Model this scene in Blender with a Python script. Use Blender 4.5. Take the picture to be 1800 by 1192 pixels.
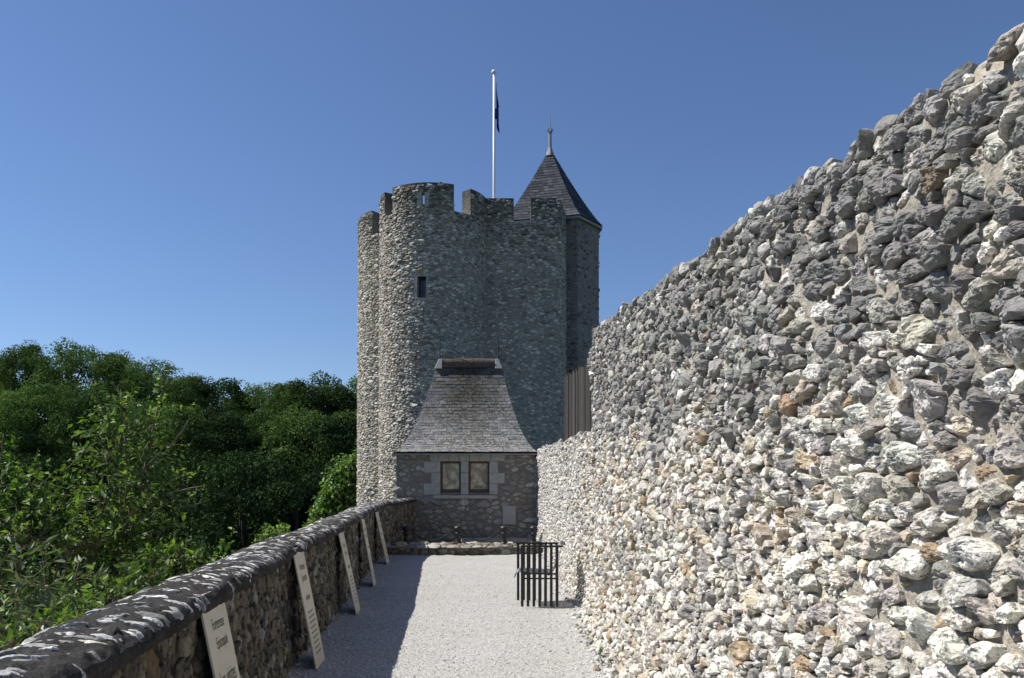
import bpy, bmesh, math, random
import numpy as np
from mathutils import Vector, Matrix

for o in list(bpy.data.objects):
    bpy.data.objects.remove(o)
SC = bpy.context.scene
COL = SC.collection
R = math.radians

# ------------------------------------------------------------------ camera, sky, sun, exposure
cam_d = bpy.data.cameras.new('camera')
cam_d.sensor_width = 36.0
cam_d.lens = 28.0
cam_d.shift_y = 254 / 1800
cam_d.clip_start = 0.05
cam_d.clip_end = 3000
cam = bpy.data.objects.new('camera', cam_d)
COL.objects.link(cam)
cam.location = (0, 0, 1.6)
cam.rotation_euler = (R(90), 0, 0)
SC.camera = cam

SUN_EL, SUN_AZ = R(50), R(9.5)            # high on the left, a little beyond the wall line
S = Vector((-math.cos(SUN_AZ) * math.cos(SUN_EL), math.sin(SUN_AZ) * math.cos(SUN_EL), math.sin(SUN_EL)))
world = bpy.data.worlds.new('World')
SC.world = world
world.use_nodes = True
wn = world.node_tree
bg = wn.nodes.get('Background') or wn.nodes.new('ShaderNodeBackground')
wo = wn.nodes.get('World Output') or wn.nodes.new('ShaderNodeOutputWorld')
wn.links.new(bg.outputs[0], wo.inputs[0])
sky = wn.nodes.new('ShaderNodeTexSky')
sky.sky_type = 'NISHITA'
sky.sun_disc = False
sky.sun_elevation = SUN_EL
sky.sun_rotation = -(math.pi / 2 - SUN_AZ)
sky.altitude = 0
sky.air_density = 1.0
sky.dust_density = 0.1
sky.ozone_density = 6.5
tint = wn.nodes.new('ShaderNodeMix'); tint.data_type = 'RGBA'; tint.blend_type = 'MULTIPLY'
tint.inputs[0].default_value = 1.0; tint.inputs[7].default_value = (0.98, 0.955, 1.02, 1)
wn.links.new(sky.outputs[0], tint.inputs[6]); wn.links.new(tint.outputs[2], bg.inputs[0])
bg.inputs[1].default_value = 0.081
sun_d = bpy.data.lights.new('sun', 'SUN')
sun_d.energy = 5.0
sun_d.angle = R(0.53)
sun_d.color = (1.0, 0.955, 0.88)
sun = bpy.data.objects.new('sun', sun_d)
COL.objects.link(sun)
sun.rotation_euler = S.to_track_quat('Z', 'Y').to_euler()
SC.view_settings.view_transform = 'Standard'
SC.view_settings.look = 'None'
SC.view_settings.exposure = 0.46
SC.view_settings.gamma = 1.0
SC.view_settings.use_curve_mapping = False
SC.render.engine = 'CYCLES'
SC.cycles.max_bounces = 6
SC.cycles.diffuse_bounces = 3
SC.cycles.transparent_max_bounces = 8

F = 1400.0                                # focal length in photograph pixels
def px(X, Y): return 900 + F * X / Y
def world_at(x, y, Y): return ((x - 900) * Y / F, Y, 1.6 + (850 - y) * Y / F)

# ------------------------------------------------------------------ numpy helpers
def _hash(ix, iy, iz):
    h = (ix * 374761393 + iy * 668265263 + iz * 2147483647 + 12345).astype(np.int64)
    h = ((h ^ (h >> 13)) * 1274126177) & 0x7fffffff
    h = (h ^ (h >> 16)) & 0xffff
    return h / 32767.5 - 1.0
def vnoise(p):
    i = np.floor(p).astype(np.int64)
    f = p - i
    f = f * f * (3 - 2 * f)
    x, y, z = i[..., 0], i[..., 1], i[..., 2]
    fx, fy, fz = f[..., 0], f[..., 1], f[..., 2]
    def L(a, b, t): return a + (b - a) * t
    return L(L(L(_hash(x, y, z), _hash(x+1, y, z), fx), L(_hash(x, y+1, z), _hash(x+1, y+1, z), fx), fy),
             L(L(_hash(x, y, z+1), _hash(x+1, y, z+1), fx), L(_hash(x, y+1, z+1), _hash(x+1, y+1, z+1), fx), fy), fz)
def fbm(p, octaves=3, gain=0.5):
    s, a = 0, 1.0
    for k in range(octaves):
        s = s + a * vnoise(p * (2.03 ** k) + 17.3 * k)
        a *= gain
    return s

_ico = {}
def ico(n):
    if n not in _ico:
        bm = bmesh.new()
        bmesh.ops.create_icosphere(bm, subdivisions=n, radius=1.0)
        bm.verts.ensure_lookup_table()
        V = np.array([v.co[:] for v in bm.verts])
        T = np.array([[v.index for v in f.verts] for f in bm.faces], dtype=np.int32)
        bm.free()
        _ico[n] = (V, T)
    return _ico[n]

def mesh_np(name, V, T, mat=None, cols=None, smooth=True, mats=None, midx=None):
    """triangle or quad mesh from numpy arrays"""
    me = bpy.data.meshes.new(name)
    V = np.asarray(V, dtype=np.float32); T = np.asarray(T, dtype=np.int32)
    n = T.shape[1]
    me.vertices.add(len(V)); me.vertices.foreach_set('co', V.ravel())
    me.loops.add(T.size); me.loops.foreach_set('vertex_index', T.ravel())
    me.polygons.add(len(T))
    me.polygons.foreach_set('loop_start', np.arange(0, T.size, n, dtype=np.int32))
    me.polygons.foreach_set('loop_total', np.full(len(T), n, dtype=np.int32))
    me.polygons.foreach_set('use_smooth', np.full(len(T), smooth))
    if cols is not None:
        a = me.color_attributes.new('Col', 'FLOAT_COLOR', 'POINT')
        c = np.ones((len(V), 4), dtype=np.float32); c[:, :cols.shape[1]] = cols
        a.data.foreach_set('color', c.ravel())
    me.update(calc_edges=True)
    for m in (mats or ([mat] if mat else [])):
        me.materials.append(m)
    if midx is not None:
        me.polygons.foreach_set('material_index', np.asarray(midx, dtype=np.int32))
    return me

def link(name, me, parent=None, loc=None):
    o = bpy.data.objects.new(name, me)
    COL.objects.link(o)
    if parent is not None: o.parent = parent
    if loc is not None: o.location = loc
    return o
def tag(o, label=None, cat=None, group=None, kind=None):
    if label: o['label'] = label
    if cat: o['category'] = cat
    if group: o['group'] = group
    if kind: o['kind'] = kind
    return o
def thing(name, label, cat, loc=(0, 0, 0), group=None):
    o = bpy.data.objects.new(name, None)
    COL.objects.link(o); o.location = loc; o.empty_display_size = 0.2
    return tag(o, label, cat, group)

class MB:
    """collects polygons for one mesh"""
    def __init__(s): s.v = []; s.f = []
    def add(s, vs, fs):
        k = len(s.v); s.v += [tuple(v) for v in vs]; s.f += [tuple(i + k for i in f) for f in fs]; return s
    def box(s, x0, x1, y0, y1, z0, z1):
        return s.add([(x0,y0,z0),(x1,y0,z0),(x1,y1,z0),(x0,y1,z0),(x0,y0,z1),(x1,y0,z1),(x1,y1,z1),(x0,y1,z1)],
                     [(0,3,2,1),(4,5,6,7),(0,1,5,4),(1,2,6,5),(2,3,7,6),(3,0,4,7)])
    def hexa(s, b, t):   # bottom and top quads (counter-clockwise from above)
        return s.add(list(b) + list(t), [(0,3,2,1),(4,5,6,7),(0,1,5,4),(1,2,6,5),(2,3,7,6),(3,0,4,7)])
    def tube(s, pts, rads, n=6, cap=True):
        pts = [Vector(p) for p in pts]
        if not hasattr(rads, '__len__'): rads = [rads] * len(pts)
        k = len(s.v); up = Vector((0.13, 0.31, 0.94))
        for i, p in enumerate(pts):
            d = (pts[min(i+1, len(pts)-1)] - pts[max(i-1, 0)])
            d = d.normalized() if d.length > 1e-9 else Vector((0,0,1))
            a = d.cross(up)
            if a.length < 0.05: a = d.cross(Vector((1, 0, 0)))
            a.normalize(); b = d.cross(a)
            for j in range(n):
                t = 2 * math.pi * j / n
                s.v.append(tuple(p + (a * math.cos(t) + b * math.sin(t)) * rads[i]))
        for i in range(len(pts) - 1):
            for j in range(n):
                s.f.append((k+i*n+j, k+i*n+(j+1) % n, k+(i+1)*n+(j+1) % n, k+(i+1)*n+j))
        if cap:
            s.f.append(tuple(k + j for j in range(n))[::-1]); s.f.append(tuple(k+(len(pts)-1)*n+j for j in range(n)))
        return s
    def lathe(s, prof, c, n=16):
        k = len(s.v)
        for r, z in prof:
            for j in range(n):
                t = 2 * math.pi * j / n
                s.v.append((c[0] + r*math.cos(t), c[1] + r*math.sin(t), c[2] + z))
        for i in range(len(prof) - 1):
            for j in range(n):
                s.f.append((k+i*n+j, k+i*n+(j+1) % n, k+(i+1)*n+(j+1) % n, k+(i+1)*n+j))
        s.f.append(tuple(k + j for j in range(n))[::-1]); s.f.append(tuple(k+(len(prof)-1)*n+j for j in range(n)))
        return s
    def build(s, name, mat, parent=None, smooth=False, bevel=0):
        me = bpy.data.meshes.new(name); me.from_pydata(s.v, [], s.f); me.update()
        if bevel:
            bm = bmesh.new(); bm.from_mesh(me)
            bmesh.ops.bevel(bm, geom=bm.edges[:], offset=bevel, segments=1, affect='EDGES', clamp_overlap=True)
            bm.to_mesh(me); bm.free()
        if smooth:
            me.polygons.foreach_set('use_smooth', np.ones(len(me.polygons), dtype=bool))
        me.materials.append(mat)
        return link(name, me, parent)

# ------------------------------------------------------------------ materials
class NT:
    def __init__(s, name):
        s.m = bpy.data.materials.new(name); s.m.use_nodes = True
        s.t = s.m.node_tree; s.t.nodes.clear()
        s.out = s.n('ShaderNodeOutputMaterial')
    def n(s, typ, **kw):
        nd = s.t.nodes.new(typ)
        for k, v in kw.items():
            if hasattr(nd, k) and k not in nd.inputs: setattr(nd, k, v)
        return nd
    def l(s, a, b): s.t.links.new(a, b); return s
    def pos(s): return s.n('ShaderNodeNewGeometry').outputs['Position']
    def obj(s): return s.n('ShaderNodeTexCoord').outputs['Object']
    def mapping(s, vec, scale):
        m = s.n('ShaderNodeMapping'); m.inputs['Scale'].default_value = scale; s.l(vec, m.inputs['Vector']); return m.outputs[0]
    def noise(s, vec, scale, detail=3, rough=0.55, dist=0):
        n = s.n('ShaderNodeTexNoise'); s.l(vec, n.inputs['Vector'])
        n.inputs['Scale'].default_value = scale; n.inputs['Detail'].default_value = detail
        n.inputs['Roughness'].default_value = rough; n.inputs['Distortion'].default_value = dist
        return n.outputs['Fac']
    def voro(s, vec, scale, out='Distance', feature='F1', rnd=1.0):
        n = s.n('ShaderNodeTexVoronoi'); n.feature = feature; s.l(vec, n.inputs['Vector']); n.inputs['Scale'].default_value = scale
        n.inputs['Randomness'].default_value = rnd
        return n.outputs[out]
    def ramp(s, fac, stops):
        r = s.n('ShaderNodeValToRGB'); e = r.color_ramp.elements
        while len(e) < len(stops): e.new(0.5)
        for el, (p, c) in zip(e, stops):
            el.position = p
            el.color = (c, c, c, 1) if not hasattr(c, '__len__') else (*c, 1)
        s.l(fac, r.inputs[0]); return r.outputs[0]
    def mix(s, fac, a, b, blend='MIX'):
        m = s.n('ShaderNodeMix'); m.data_type = 'RGBA'; m.blend_type = blend
        for v, k in ((fac, 0), (a, 6), (b, 7)):
            if isinstance(v, (int, float)): m.inputs[k].default_value = v if k == 0 else (v, v, v, 1)
            elif isinstance(v, tuple): m.inputs[k].default_value = (*v, 1)
            else: s.l(v, m.inputs[k])
        return m.outputs[2]
    def math(s, op, a, b=0.0, c=None):
        m = s.n('ShaderNodeMath'); m.operation = op
        for i, v in enumerate((a, b) if c is None else (a, b, c)):
            if isinstance(v, (int, float)): m.inputs[i].default_value = v
            else: s.l(v, m.inputs[i])
        return m.outputs[0]
    def attr(s, name='Col'):
        a = s.n('ShaderNodeAttribute'); a.attribute_name = name; return a
    def bump(s, h, strength, dist, prev=None):
        b = s.n('ShaderNodeBump'); s.l(h, b.inputs['Height']); b.inputs['Strength'].default_value = strength
        b.inputs['Distance'].default_value = dist
        if prev is not None: s.l(prev, b.inputs['Normal'])
        return b.outputs[0]
    def principled(s, col, rough=0.9, normal=None, metal=0.0, spec=0.3):
        p = s.n('ShaderNodeBsdfPrincipled')
        if isinstance(col, tuple): p.inputs['Base Color'].default_value = (*col, 1)
        else: s.l(col, p.inputs['Base Color'])
        if isinstance(rough, (int, float)): p.inputs['Roughness'].default_value = rough
        else: s.l(rough, p.inputs['Roughness'])
        p.inputs['Metallic'].default_value = metal
        p.inputs['Specular IOR Level'].default_value = spec
        if normal is not None: s.l(normal, p.inputs['Normal'])
        s.l(p.outputs[0], s.out.inputs[0]); return s.m

def mat_stone(name, white=0.5, specks=0.5, fine=1.0, bumpd=0.012, bs=0.7):
    """rubble: own colour per stone, pale cortex patches, dark lichen specks, pitted surface"""
    t = NT(name); P = t.pos(); c = t.attr().outputs['Color']
    n1 = t.noise(P, 11*fine, 5, 0.62, 0.4)
    n2 = t.noise(P, 42*fine, 6, 0.68)
    n3 = t.noise(P, 130*fine, 4, 0.7)
    bw = t.n('ShaderNodeRGBToBW'); t.l(c, bw.inputs[0])
    white = t.math('MULTIPLY', t.ramp(bw.outputs[0], [(0.26, 0.12), (0.44, 1.0)]), white)
    specks = t.math('MULTIPLY', t.ramp(bw.outputs[0], [(0.2, 0.4), (0.42, 1.0)]), specks)
    c1 = t.mix(t.math('MULTIPLY', t.ramp(n1, [(0.48, 0), (0.56, 1)]), white), c, t.mix(0.5, t.mix(1.0, c, (1.75, 1.72, 1.65), 'MULTIPLY'), (0.70, 0.69, 0.66)))
    c1 = t.mix(t.math('MULTIPLY', t.ramp(t.noise(P, 23*fine, 5, 0.7, 0.8), [(0.52, 0), (0.60, 1)]), specks), c1, t.mix(1.0, c1, (0.36, 0.38, 0.42), 'MULTIPLY'))
    c2 = t.mix(1.0, c1, t.ramp(n2, [(0.25, 0.62), (0.5, 1.0), (0.75, 1.22)]), 'MULTIPLY')
    sp = t.math('MULTIPLY', t.math('MULTIPLY', t.ramp(n3, [(0.52, 0), (0.62, 1)]), t.ramp(n2, [(0.38, 0), (0.56, 1)])), specks)
    c3 = t.mix(sp, c2, (0.085, 0.082, 0.078))
    pit = t.voro(P, 75*fine)
    h = t.math('ADD', t.math('MULTIPLY', n2, 0.8), t.math('MULTIPLY', t.ramp(pit, [(0.0, 0.0), (0.35, 1.0)]), 0.25))
    b = t.bump(n3, bs*0.55, bumpd*0.3, t.bump(h, bs, bumpd))
    return t.principled(c3, 0.88, b, spec=0.25)
# flints: white cortex broken by blue grey and black

def mat_mortar(name, ca, cb, scale=1.0, bumpd=0.01, dark=None, darkz=None):
    t = NT(name); P = t.pos()
    n1 = t.noise(P, 2.2*scale, 5, 0.6); n2 = t.noise(P, 45*scale, 6, 0.7); n3 = t.noise(P, 12*scale, 4, 0.6)
    c = t.mix(t.ramp(n1, [(0.3, 0), (0.7, 1)]), ca, cb)
    c = t.mix(1.0, c, t.ramp(n2, [(0.25, 0.6), (0.75, 1.3)]), 'MULTIPLY')
    if dark is not None:                    # black lichen growing on the tops
        z = t.n('ShaderNodeSeparateXYZ'); t.l(P, z.inputs[0])
        zz = t.math('ADD', z.outputs['Z'], t.math('MULTIPLY', n3, 1.4))
        mr = t.n('ShaderNodeMapRange'); t.l(zz, mr.inputs[0]); mr.inputs[1].default_value = darkz[0]; mr.inputs[2].default_value = darkz[1]
        c = t.mix(t.math('MULTIPLY', mr.outputs[0], 0.8), c, dark)
    b = t.bump(n2, 0.8, bumpd, t.bump(n3, 0.7, bumpd*2.5))
    return t.principled(c, 0.95, b, spec=0.15)

M = {}
M['flint'] = mat_stone('flint_rubble', 0.75, 0.95)
M['flint_far'] = mat_stone('flint_rubble_far', 0.6, 0.5, 0.8, 0.015)
M['parapet_stone'] = mat_stone('parapet_rubble', 0.35, 0.5, 1.0, 0.012)
M['keep_stone'] = mat_stone('keep_rubble', 0.35, 0.45, 0.35, 0.03, 0.6)
M['lodge_stone'] = mat_stone('lodge_rubble', 0.4, 0.5, 0.5, 0.015, 0.6)
M['flake'] = mat_stone('flint_flake', 0.7, 0.35, 1.4, 0.006)
M['mortar'] = mat_mortar('lime_mortar', (0.46, 0.41, 0.33), (0.36, 0.33, 0.275), 1.0, 0.02)
M['parapet_mortar'] = mat_mortar('earthy_mortar', (0.17, 0.135, 0.09), (0.10, 0.085, 0.063))
M['keep_mortar'] = mat_mortar('keep_mortar', (0.345, 0.32, 0.275), (0.25, 0.232, 0.202), 0.35, 0.03, (0.03, 0.03, 0.029), (13.6, 15.6))
M['lodge_mortar'] = mat_mortar('lodge_mortar', (0.24, 0.215, 0.185), (0.18, 0.16, 0.14), 0.6, 0.012)
M['turret_wall'] = mat_mortar('turret_render', (0.30, 0.275, 0.24), (0.22, 0.205, 0.185), 0.5, 0.03)

def mat_coping():
    t = NT('lichened_coping'); P = t.pos()
    n1 = t.noise(P, 5, 5, 0.6); n2 = t.noise(P, 60, 6, 0.75); n3 = t.noise(P, 18, 4, 0.6)
    c = t.mix(t.ramp(n1, [(0.35, 0), (0.7, 1)]), (0.042, 0.041, 0.039), (0.088, 0.085, 0.08))
    c = t.mix(1.0, c, t.ramp(t.noise(P, 130, 4, 0.8), [(0.3, 0.35), (0.7, 1.9)]), 'MULTIPLY')
    c = t.mix(t.ramp(t.noise(P, 33, 5, 0.8), [(0.56, 0), (0.70, 0.6)]), c, (0.24, 0.235, 0.215))
    return t.principled(c, 0.95, t.bump(t.noise(P, 130, 4, 0.8), 1.0, 0.008, t.bump(n2, 1.0, 0.018, t.bump(n3, 0.9, 0.03))), spec=0.15)
M['coping'] = mat_coping()

def mat_gravel():
    t = NT('white_gravel'); P = t.pos()
    v = t.voro(P, 95, 'Color'); d = t.voro(P, 95); d2 = t.voro(P, 210)
    bw = t.n('ShaderNodeRGBToBW'); t.l(v, bw.inputs[0])
    c = t.ramp(bw.outputs[0], [(0.15, (0.28, 0.275, 0.264)), (0.45, (0.54, 0.528, 0.505)), (0.8, (0.70, 0.69, 0.668))])
    c = t.mix(1.0, c, t.ramp(d, [(0.2, 1.05), (0.75, 0.55)]), 'MULTIPLY')
    big = t.noise(P, 1.1, 4, 0.6)
    c = t.mix(t.ramp(big, [(0.42, 0), (0.75, 0.55)]), c, t.mix(1.0, c, (0.86, 0.83, 0.76), 'MULTIPLY'))
    c = t.mix(t.ramp(t.noise(P, 260, 2, 0.6), [(0.6, 0), (0.7, 0.5)]), c, (0.2, 0.19, 0.18))
    h = t.math('MULTIPLY', t.math('SUBTRACT', 1.0, d), 1.0)
    b = t.bump(t.math('SUBTRACT', 1.0, d2), 0.35, 0.003, t.bump(h, 0.75, 0.009, t.bump(t.noise(P, 9, 4), 0.35, 0.03)))
    return t.principled(c, 0.95, b, spec=0.2)
M['gravel'] = mat_gravel()

def mat_pebble():
    t = NT('pebble'); oi = t.attr().outputs['Color']
    return t.principled(oi, 0.85, None, spec=0.25)
M['pebble'] = mat_pebble()

def mat_slate(name, lichen, dark):
    t = NT(name); P = t.pos(); c = t.attr().outputs['Color']
    n1 = t.noise(P, 9, 5, 0.6); n2 = t.noise(P, 55, 5, 0.75); n3 = t.noise(P, 1.1, 3, 0.6)
    c = t.mix(1.0, c, t.ramp(n1, [(0.3, 0.75), (0.7, 1.25)]), 'MULTIPLY')
    if lichen:
        sep = t.n('ShaderNodeSeparateXYZ'); t.l(P, sep.inputs[0])
        # moss and soot streak down the middle of the front slope, pale lichen spreading at the foot
        dx = t.math('ABSOLUTE', t.math('ADD', sep.outputs['X'], 1.25))
        st = t.n('ShaderNodeMapRange'); t.l(t.math('ADD', dx, t.math('MULTIPLY', t.math('SUBTRACT', n3, 0.5), 1.3)), st.inputs[0])
        st.inputs[1].default_value = 0.95; st.inputs[2].default_value = 0.25
        zf = t.n('ShaderNodeMapRange'); t.l(sep.outputs['Z'], zf.inputs[0]); zf.inputs[1].default_value = 3.0; zf.inputs[2].default_value = 3.9
        pat = t.math('MULTIPLY', t.math('MULTIPLY', st.outputs[0], zf.outputs[0]), t.ramp(n2, [(0.36, 0), (0.48, 1)]))
        c = t.mix(t.math('MULTIPLY', pat, 0.97), c, (0.016, 0.014, 0.011))
        olive = t.math('MULTIPLY', t.math('MULTIPLY', st.outputs[0], t.ramp(n1, [(0.4, 0), (0.6, 1)])), 0.5)
        c = t.mix(olive, c, (0.075, 0.066, 0.045))
        lf = t.n('ShaderNodeMapRange'); t.l(t.math('ADD', sep.outputs['Z'], t.math('MULTIPLY', n3, 1.6)), lf.inputs[0]); lf.inputs[1].default_value = 4.9; lf.inputs[2].default_value = 3.2
        lp = t.math('MULTIPLY', t.math('ADD', t.math('MULTIPLY', lf.outputs[0], 0.75), 0.25), t.ramp(t.noise(P, 17, 6, 0.85), [(0.5, 0), (0.58, 1)]))
        c = t.mix(lp, c, (0.36, 0.355, 0.32))
    return t.principled(c, 0.85, t.bump(n2, 0.4, 0.006), spec=0.15)
M['slate'] = mat_slate('lodge_slate', True, None)
M['slate_turret'] = mat_slate('turret_slate', False, None)

def mat_simple(name, col, rough=0.6, metal=0.0, var=0.25, scale=20, bd=0.003, bstr=0.3, spec=0.4):
    t = NT(name); P = t.pos(); n = t.noise(P, scale, 5, 0.65)
    c = t.mix(1.0, col, t.ramp(n, [(0.25, 1-var), (0.75, 1+var)]), 'MULTIPLY')
    return t.principled(c, rough, t.bump(n, bstr, bd), metal, spec)
M['limestone'] = mat_simple('pale_limestone', (0.36, 0.345, 0.31), 0.9, 0, 0.25, 14, 0.006, 0.5, 0.2)
M['ledge'] = mat_simple('stone_ledge', (0.34, 0.32, 0.28), 0.9, 0, 0.3, 12, 0.006, 0.5, 0.2)
M['iron'] = mat_simple('black_iron', (0.016, 0.016, 0.018), 0.5, 0.0, 0.4, 30, 0.002, 0.3, 0.5)
M['seat_metal'] = mat_simple('grey_steel', (0.10, 0.105, 0.115), 0.42, 0.5, 0.15, 40, 0.001, 0.15, 0.5)
M['lead'] = mat_simple('lead', (0.25, 0.25, 0.25), 0.6, 0.0, 0.2, 12, 0.004, 0.3, 0.4)
M['terracotta'] = mat_simple('old_ridge_tile', (0.095, 0.075, 0.06), 0.9, 0, 0.55, 18, 0.01, 0.6, 0.2)
M['frame'] = mat_simple('varnished_wood', (0.10, 0.055, 0.025), 0.45, 0, 0.35, 25, 0.002, 0.3)
M['dark'] = mat_simple('dark_void', (0.012, 0.012, 0.012), 0.9, 0, 0.2, 5)
M['meter'] = mat_simple('grey_meter_door', (0.36, 0.35, 0.33), 0.6, 0, 0.08, 6, 0.001, 0.1)
M['white_pole'] = mat_simple('white_pole', (0.80, 0.80, 0.79), 0.4, 0, 0.04, 5, 0.001, 0.05)
M['board'] = mat_simple('cream_board', (0.60, 0.56, 0.45), 0.55, 0, 0.06, 9, 0.001, 0.05)
M['ink'] = mat_simple('brown_ink', (0.07, 0.045, 0.035), 0.7, 0, 0.1, 9)
M['ink_grey'] = mat_simple('grey_ink', (0.20, 0.19, 0.165), 0.7, 0, 0.1, 9)
M['bark'] = mat_simple('bark', (0.075, 0.06, 0.045), 0.9, 0, 0.4, 22, 0.01, 0.6, 0.2)
M['twig'] = mat_simple('twig', (0.16, 0.13, 0.085), 0.8, 0, 0.3, 30, 0.003, 0.4, 0.2)
M['seedhead'] = mat_simple('dry_seedhead', (0.10, 0.055, 0.03), 0.9, 0, 0.4, 40)

def mat_plank():
    t = NT('weathered_plank'); P = t.pos()
    n = t.noise(t.mapping(P, (40, 40, 2.2)), 1.0, 5, 0.7)
    c = t.mix(t.ramp(n, [(0.3, 0), (0.7, 1)]), (0.028, 0.025, 0.023), (0.07, 0.062, 0.056))
    c = t.mix(1.0, c, t.attr().outputs['Color'], 'MULTIPLY')
    return t.principled(c, 0.9, t.bump(n, 0.5, 0.006), spec=0.2)
M['plank'] = mat_plank()

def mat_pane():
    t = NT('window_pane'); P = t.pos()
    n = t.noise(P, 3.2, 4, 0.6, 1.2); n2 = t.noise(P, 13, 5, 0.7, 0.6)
    c = t.mix(t.ramp(n, [(0.4, 0), (0.62, 1)]), (0.26, 0.23, 0.165), (0.62, 0.55, 0.41))  # beige curtain and blurred reflections are painted into the pane colour
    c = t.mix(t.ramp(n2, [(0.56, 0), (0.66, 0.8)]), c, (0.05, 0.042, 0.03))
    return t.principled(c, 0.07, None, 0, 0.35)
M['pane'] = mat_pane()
def mat_glass_dark():
    t = NT('dark_glass')
    return t.principled((0.012, 0.02, 0.045), 0.08, None, 0, 0.7)
M['dark_glass'] = mat_glass_dark()

def mat_leaf(name, ca, cb, cc, trans=0.35, scale=0.0, gloss=0.06):
    t = NT(name); a = t.attr(); sep = t.n('ShaderNodeSeparateColor'); t.l(a.outputs['Color'], sep.inputs[0])
    c = t.ramp(sep.outputs[0], [(0.0, ca), (0.55, cb), (1.0, cc)])
    oi = t.n('ShaderNodeObjectInfo'); c = t.mix(1.0, c, t.ramp(oi.outputs['Random'], [(0, 0.8), (1, 1.2)]), 'MULTIPLY')
    d = t.n('ShaderNodeBsdfDiffuse'); t.l(c, d.inputs[0])
    tr = t.n('ShaderNodeBsdfTranslucent'); t.l(t.mix(1.0, c, (1.25, 1.35, 0.45), 'MULTIPLY'), tr.inputs[0])
    g = t.n('ShaderNodeBsdfGlossy'); g.inputs['Roughness'].default_value = 0.5; g.inputs[0].default_value = (0.8, 0.85, 0.8, 1)
    m1 = t.n('ShaderNodeMixShader'); m1.inputs[0].default_value = trans; t.l(d.outputs[0], m1.inputs[1]); t.l(tr.outputs[0], m1.inputs[2])
    m2 = t.n('ShaderNodeMixShader'); m2.inputs[0].default_value = gloss; t.l(m1.outputs[0], m2.inputs[1]); t.l(g.outputs[0], m2.inputs[2])
    t.l(m2.outputs[0], t.out.inputs[0]); return t.m
M['leaf_oak'] = mat_leaf('oak_leaves', (0.032, 0.056, 0.022), (0.075, 0.122, 0.044), (0.14, 0.21, 0.07), 0.15, gloss=0.0)
M['leaf_ash'] = mat_leaf('ash_leaves', (0.05, 0.085, 0.03), (0.105, 0.165, 0.056), (0.18, 0.26, 0.085), 0.18, gloss=0.0)
M['leaf_near'] = mat_leaf('shrub_leaves', (0.018, 0.042, 0.011), (0.075, 0.145, 0.029), (0.20, 0.30, 0.07), 0.42, gloss=0.035)
M['leaf_bright'] = mat_leaf('sapling_leaves', (0.06, 0.12, 0.025), (0.11, 0.20, 0.04), (0.17, 0.27, 0.06), 0.4, gloss=0.05)
M['leaf_grey'] = mat_leaf('buddleia_leaves', (0.05, 0.075, 0.04), (0.09, 0.125, 0.065), (0.17, 0.21, 0.13), 0.3, gloss=0.05)
M['leaf_shade_dark'] = mat_leaf('shade_dark_leaves', (0.016, 0.03, 0.014), (0.036, 0.062, 0.026), (0.07, 0.11, 0.044), 0.1, gloss=0.0)  # valley shade at the hill foot is put into this darker leaf colour
def mat_ground():
    t = NT('rough_ground'); P = t.pos(); n = t.noise(P, 0.35, 6, 0.7); n2 = t.noise(P, 6, 6, 0.7)
    c = t.mix(t.ramp(n, [(0.35, 0), (0.65, 1)]), (0.022, 0.035, 0.012), (0.04, 0.055, 0.02))
    c = t.mix(t.ramp(n2, [(0.55, 0), (0.7, 1)]), c, (0.05, 0.042, 0.028))
    return t.principled(c, 1.0, t.bump(n2, 0.8, 0.1), spec=0.1)
M['ground'] = mat_ground()
def mat_flag():
    t = NT('flag_cloth'); O = t.obj()
    v = t.voro(t.mapping(O, (1, 1, 1)), 3.1); sep = t.n('ShaderNodeSeparateXYZ'); t.l(O, sep.inputs[0])
    band = t.ramp(t.math('ABSOLUTE', t.math('ADD', sep.outputs['Z'], 1.38)), [(0.0, 1.0), (0.34, 1.0), (0.36, 0.0)])
    c = t.mix(t.math('MULTIPLY', t.ramp(v, [(0.14, 1.0), (0.18, 0.0)]), band), (0.018, 0.035, 0.26), (0.62, 0.5, 0.03))
    return t.principled(c, 0.8, None, spec=0.2)
M['flag'] = mat_flag()

# ------------------------------------------------------------------ rubble masonry
def scatter(u0, u1, v0, v1, levels, inside, k=1.35, seed=1, pack=0.82, rscale=None):
    """irregular stones of several sizes: (u, v, r); levels = [(radius, tries per m2)]"""
    rng = random.Random(seed)
    rmax = max(l[0] for l in levels) * 1.3
    cell = 2 * rmax
    grid = {}
    pts = []
    for r0, dens in levels:
        for _ in range(int((u1 - u0) * (v1 - v0) * dens)):
            u = rng.uniform(u0, u1); v = rng.uniform(v0, v1)
            r = r0 * rng.uniform(0.78, 1.25)
            if rscale: r *= rscale(u)
            if not (inside(u, v, r) if rscale else inside(u, v)): continue
            gx, gy = int(u / cell) if u >= 0 else int(u / cell) - 1, math.floor(v * k / cell)
            gx = math.floor(u / cell)
            ok = True
            for ix in (gx-1, gx, gx+1):
                for iy in (gy-1, gy, gy+1):
                    for (a, b, c) in grid.get((ix, iy), ()):
                        if (a-u)**2 + ((b-v)*k)**2 < ((c + r) * pack)**2:
                            ok = False; break
                    if not ok: break
                if not ok: break
            if ok:
                grid.setdefault((gx, gy), []).append((u, v, r)); pts.append((u, v, r))
    return np.array(pts)

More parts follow.
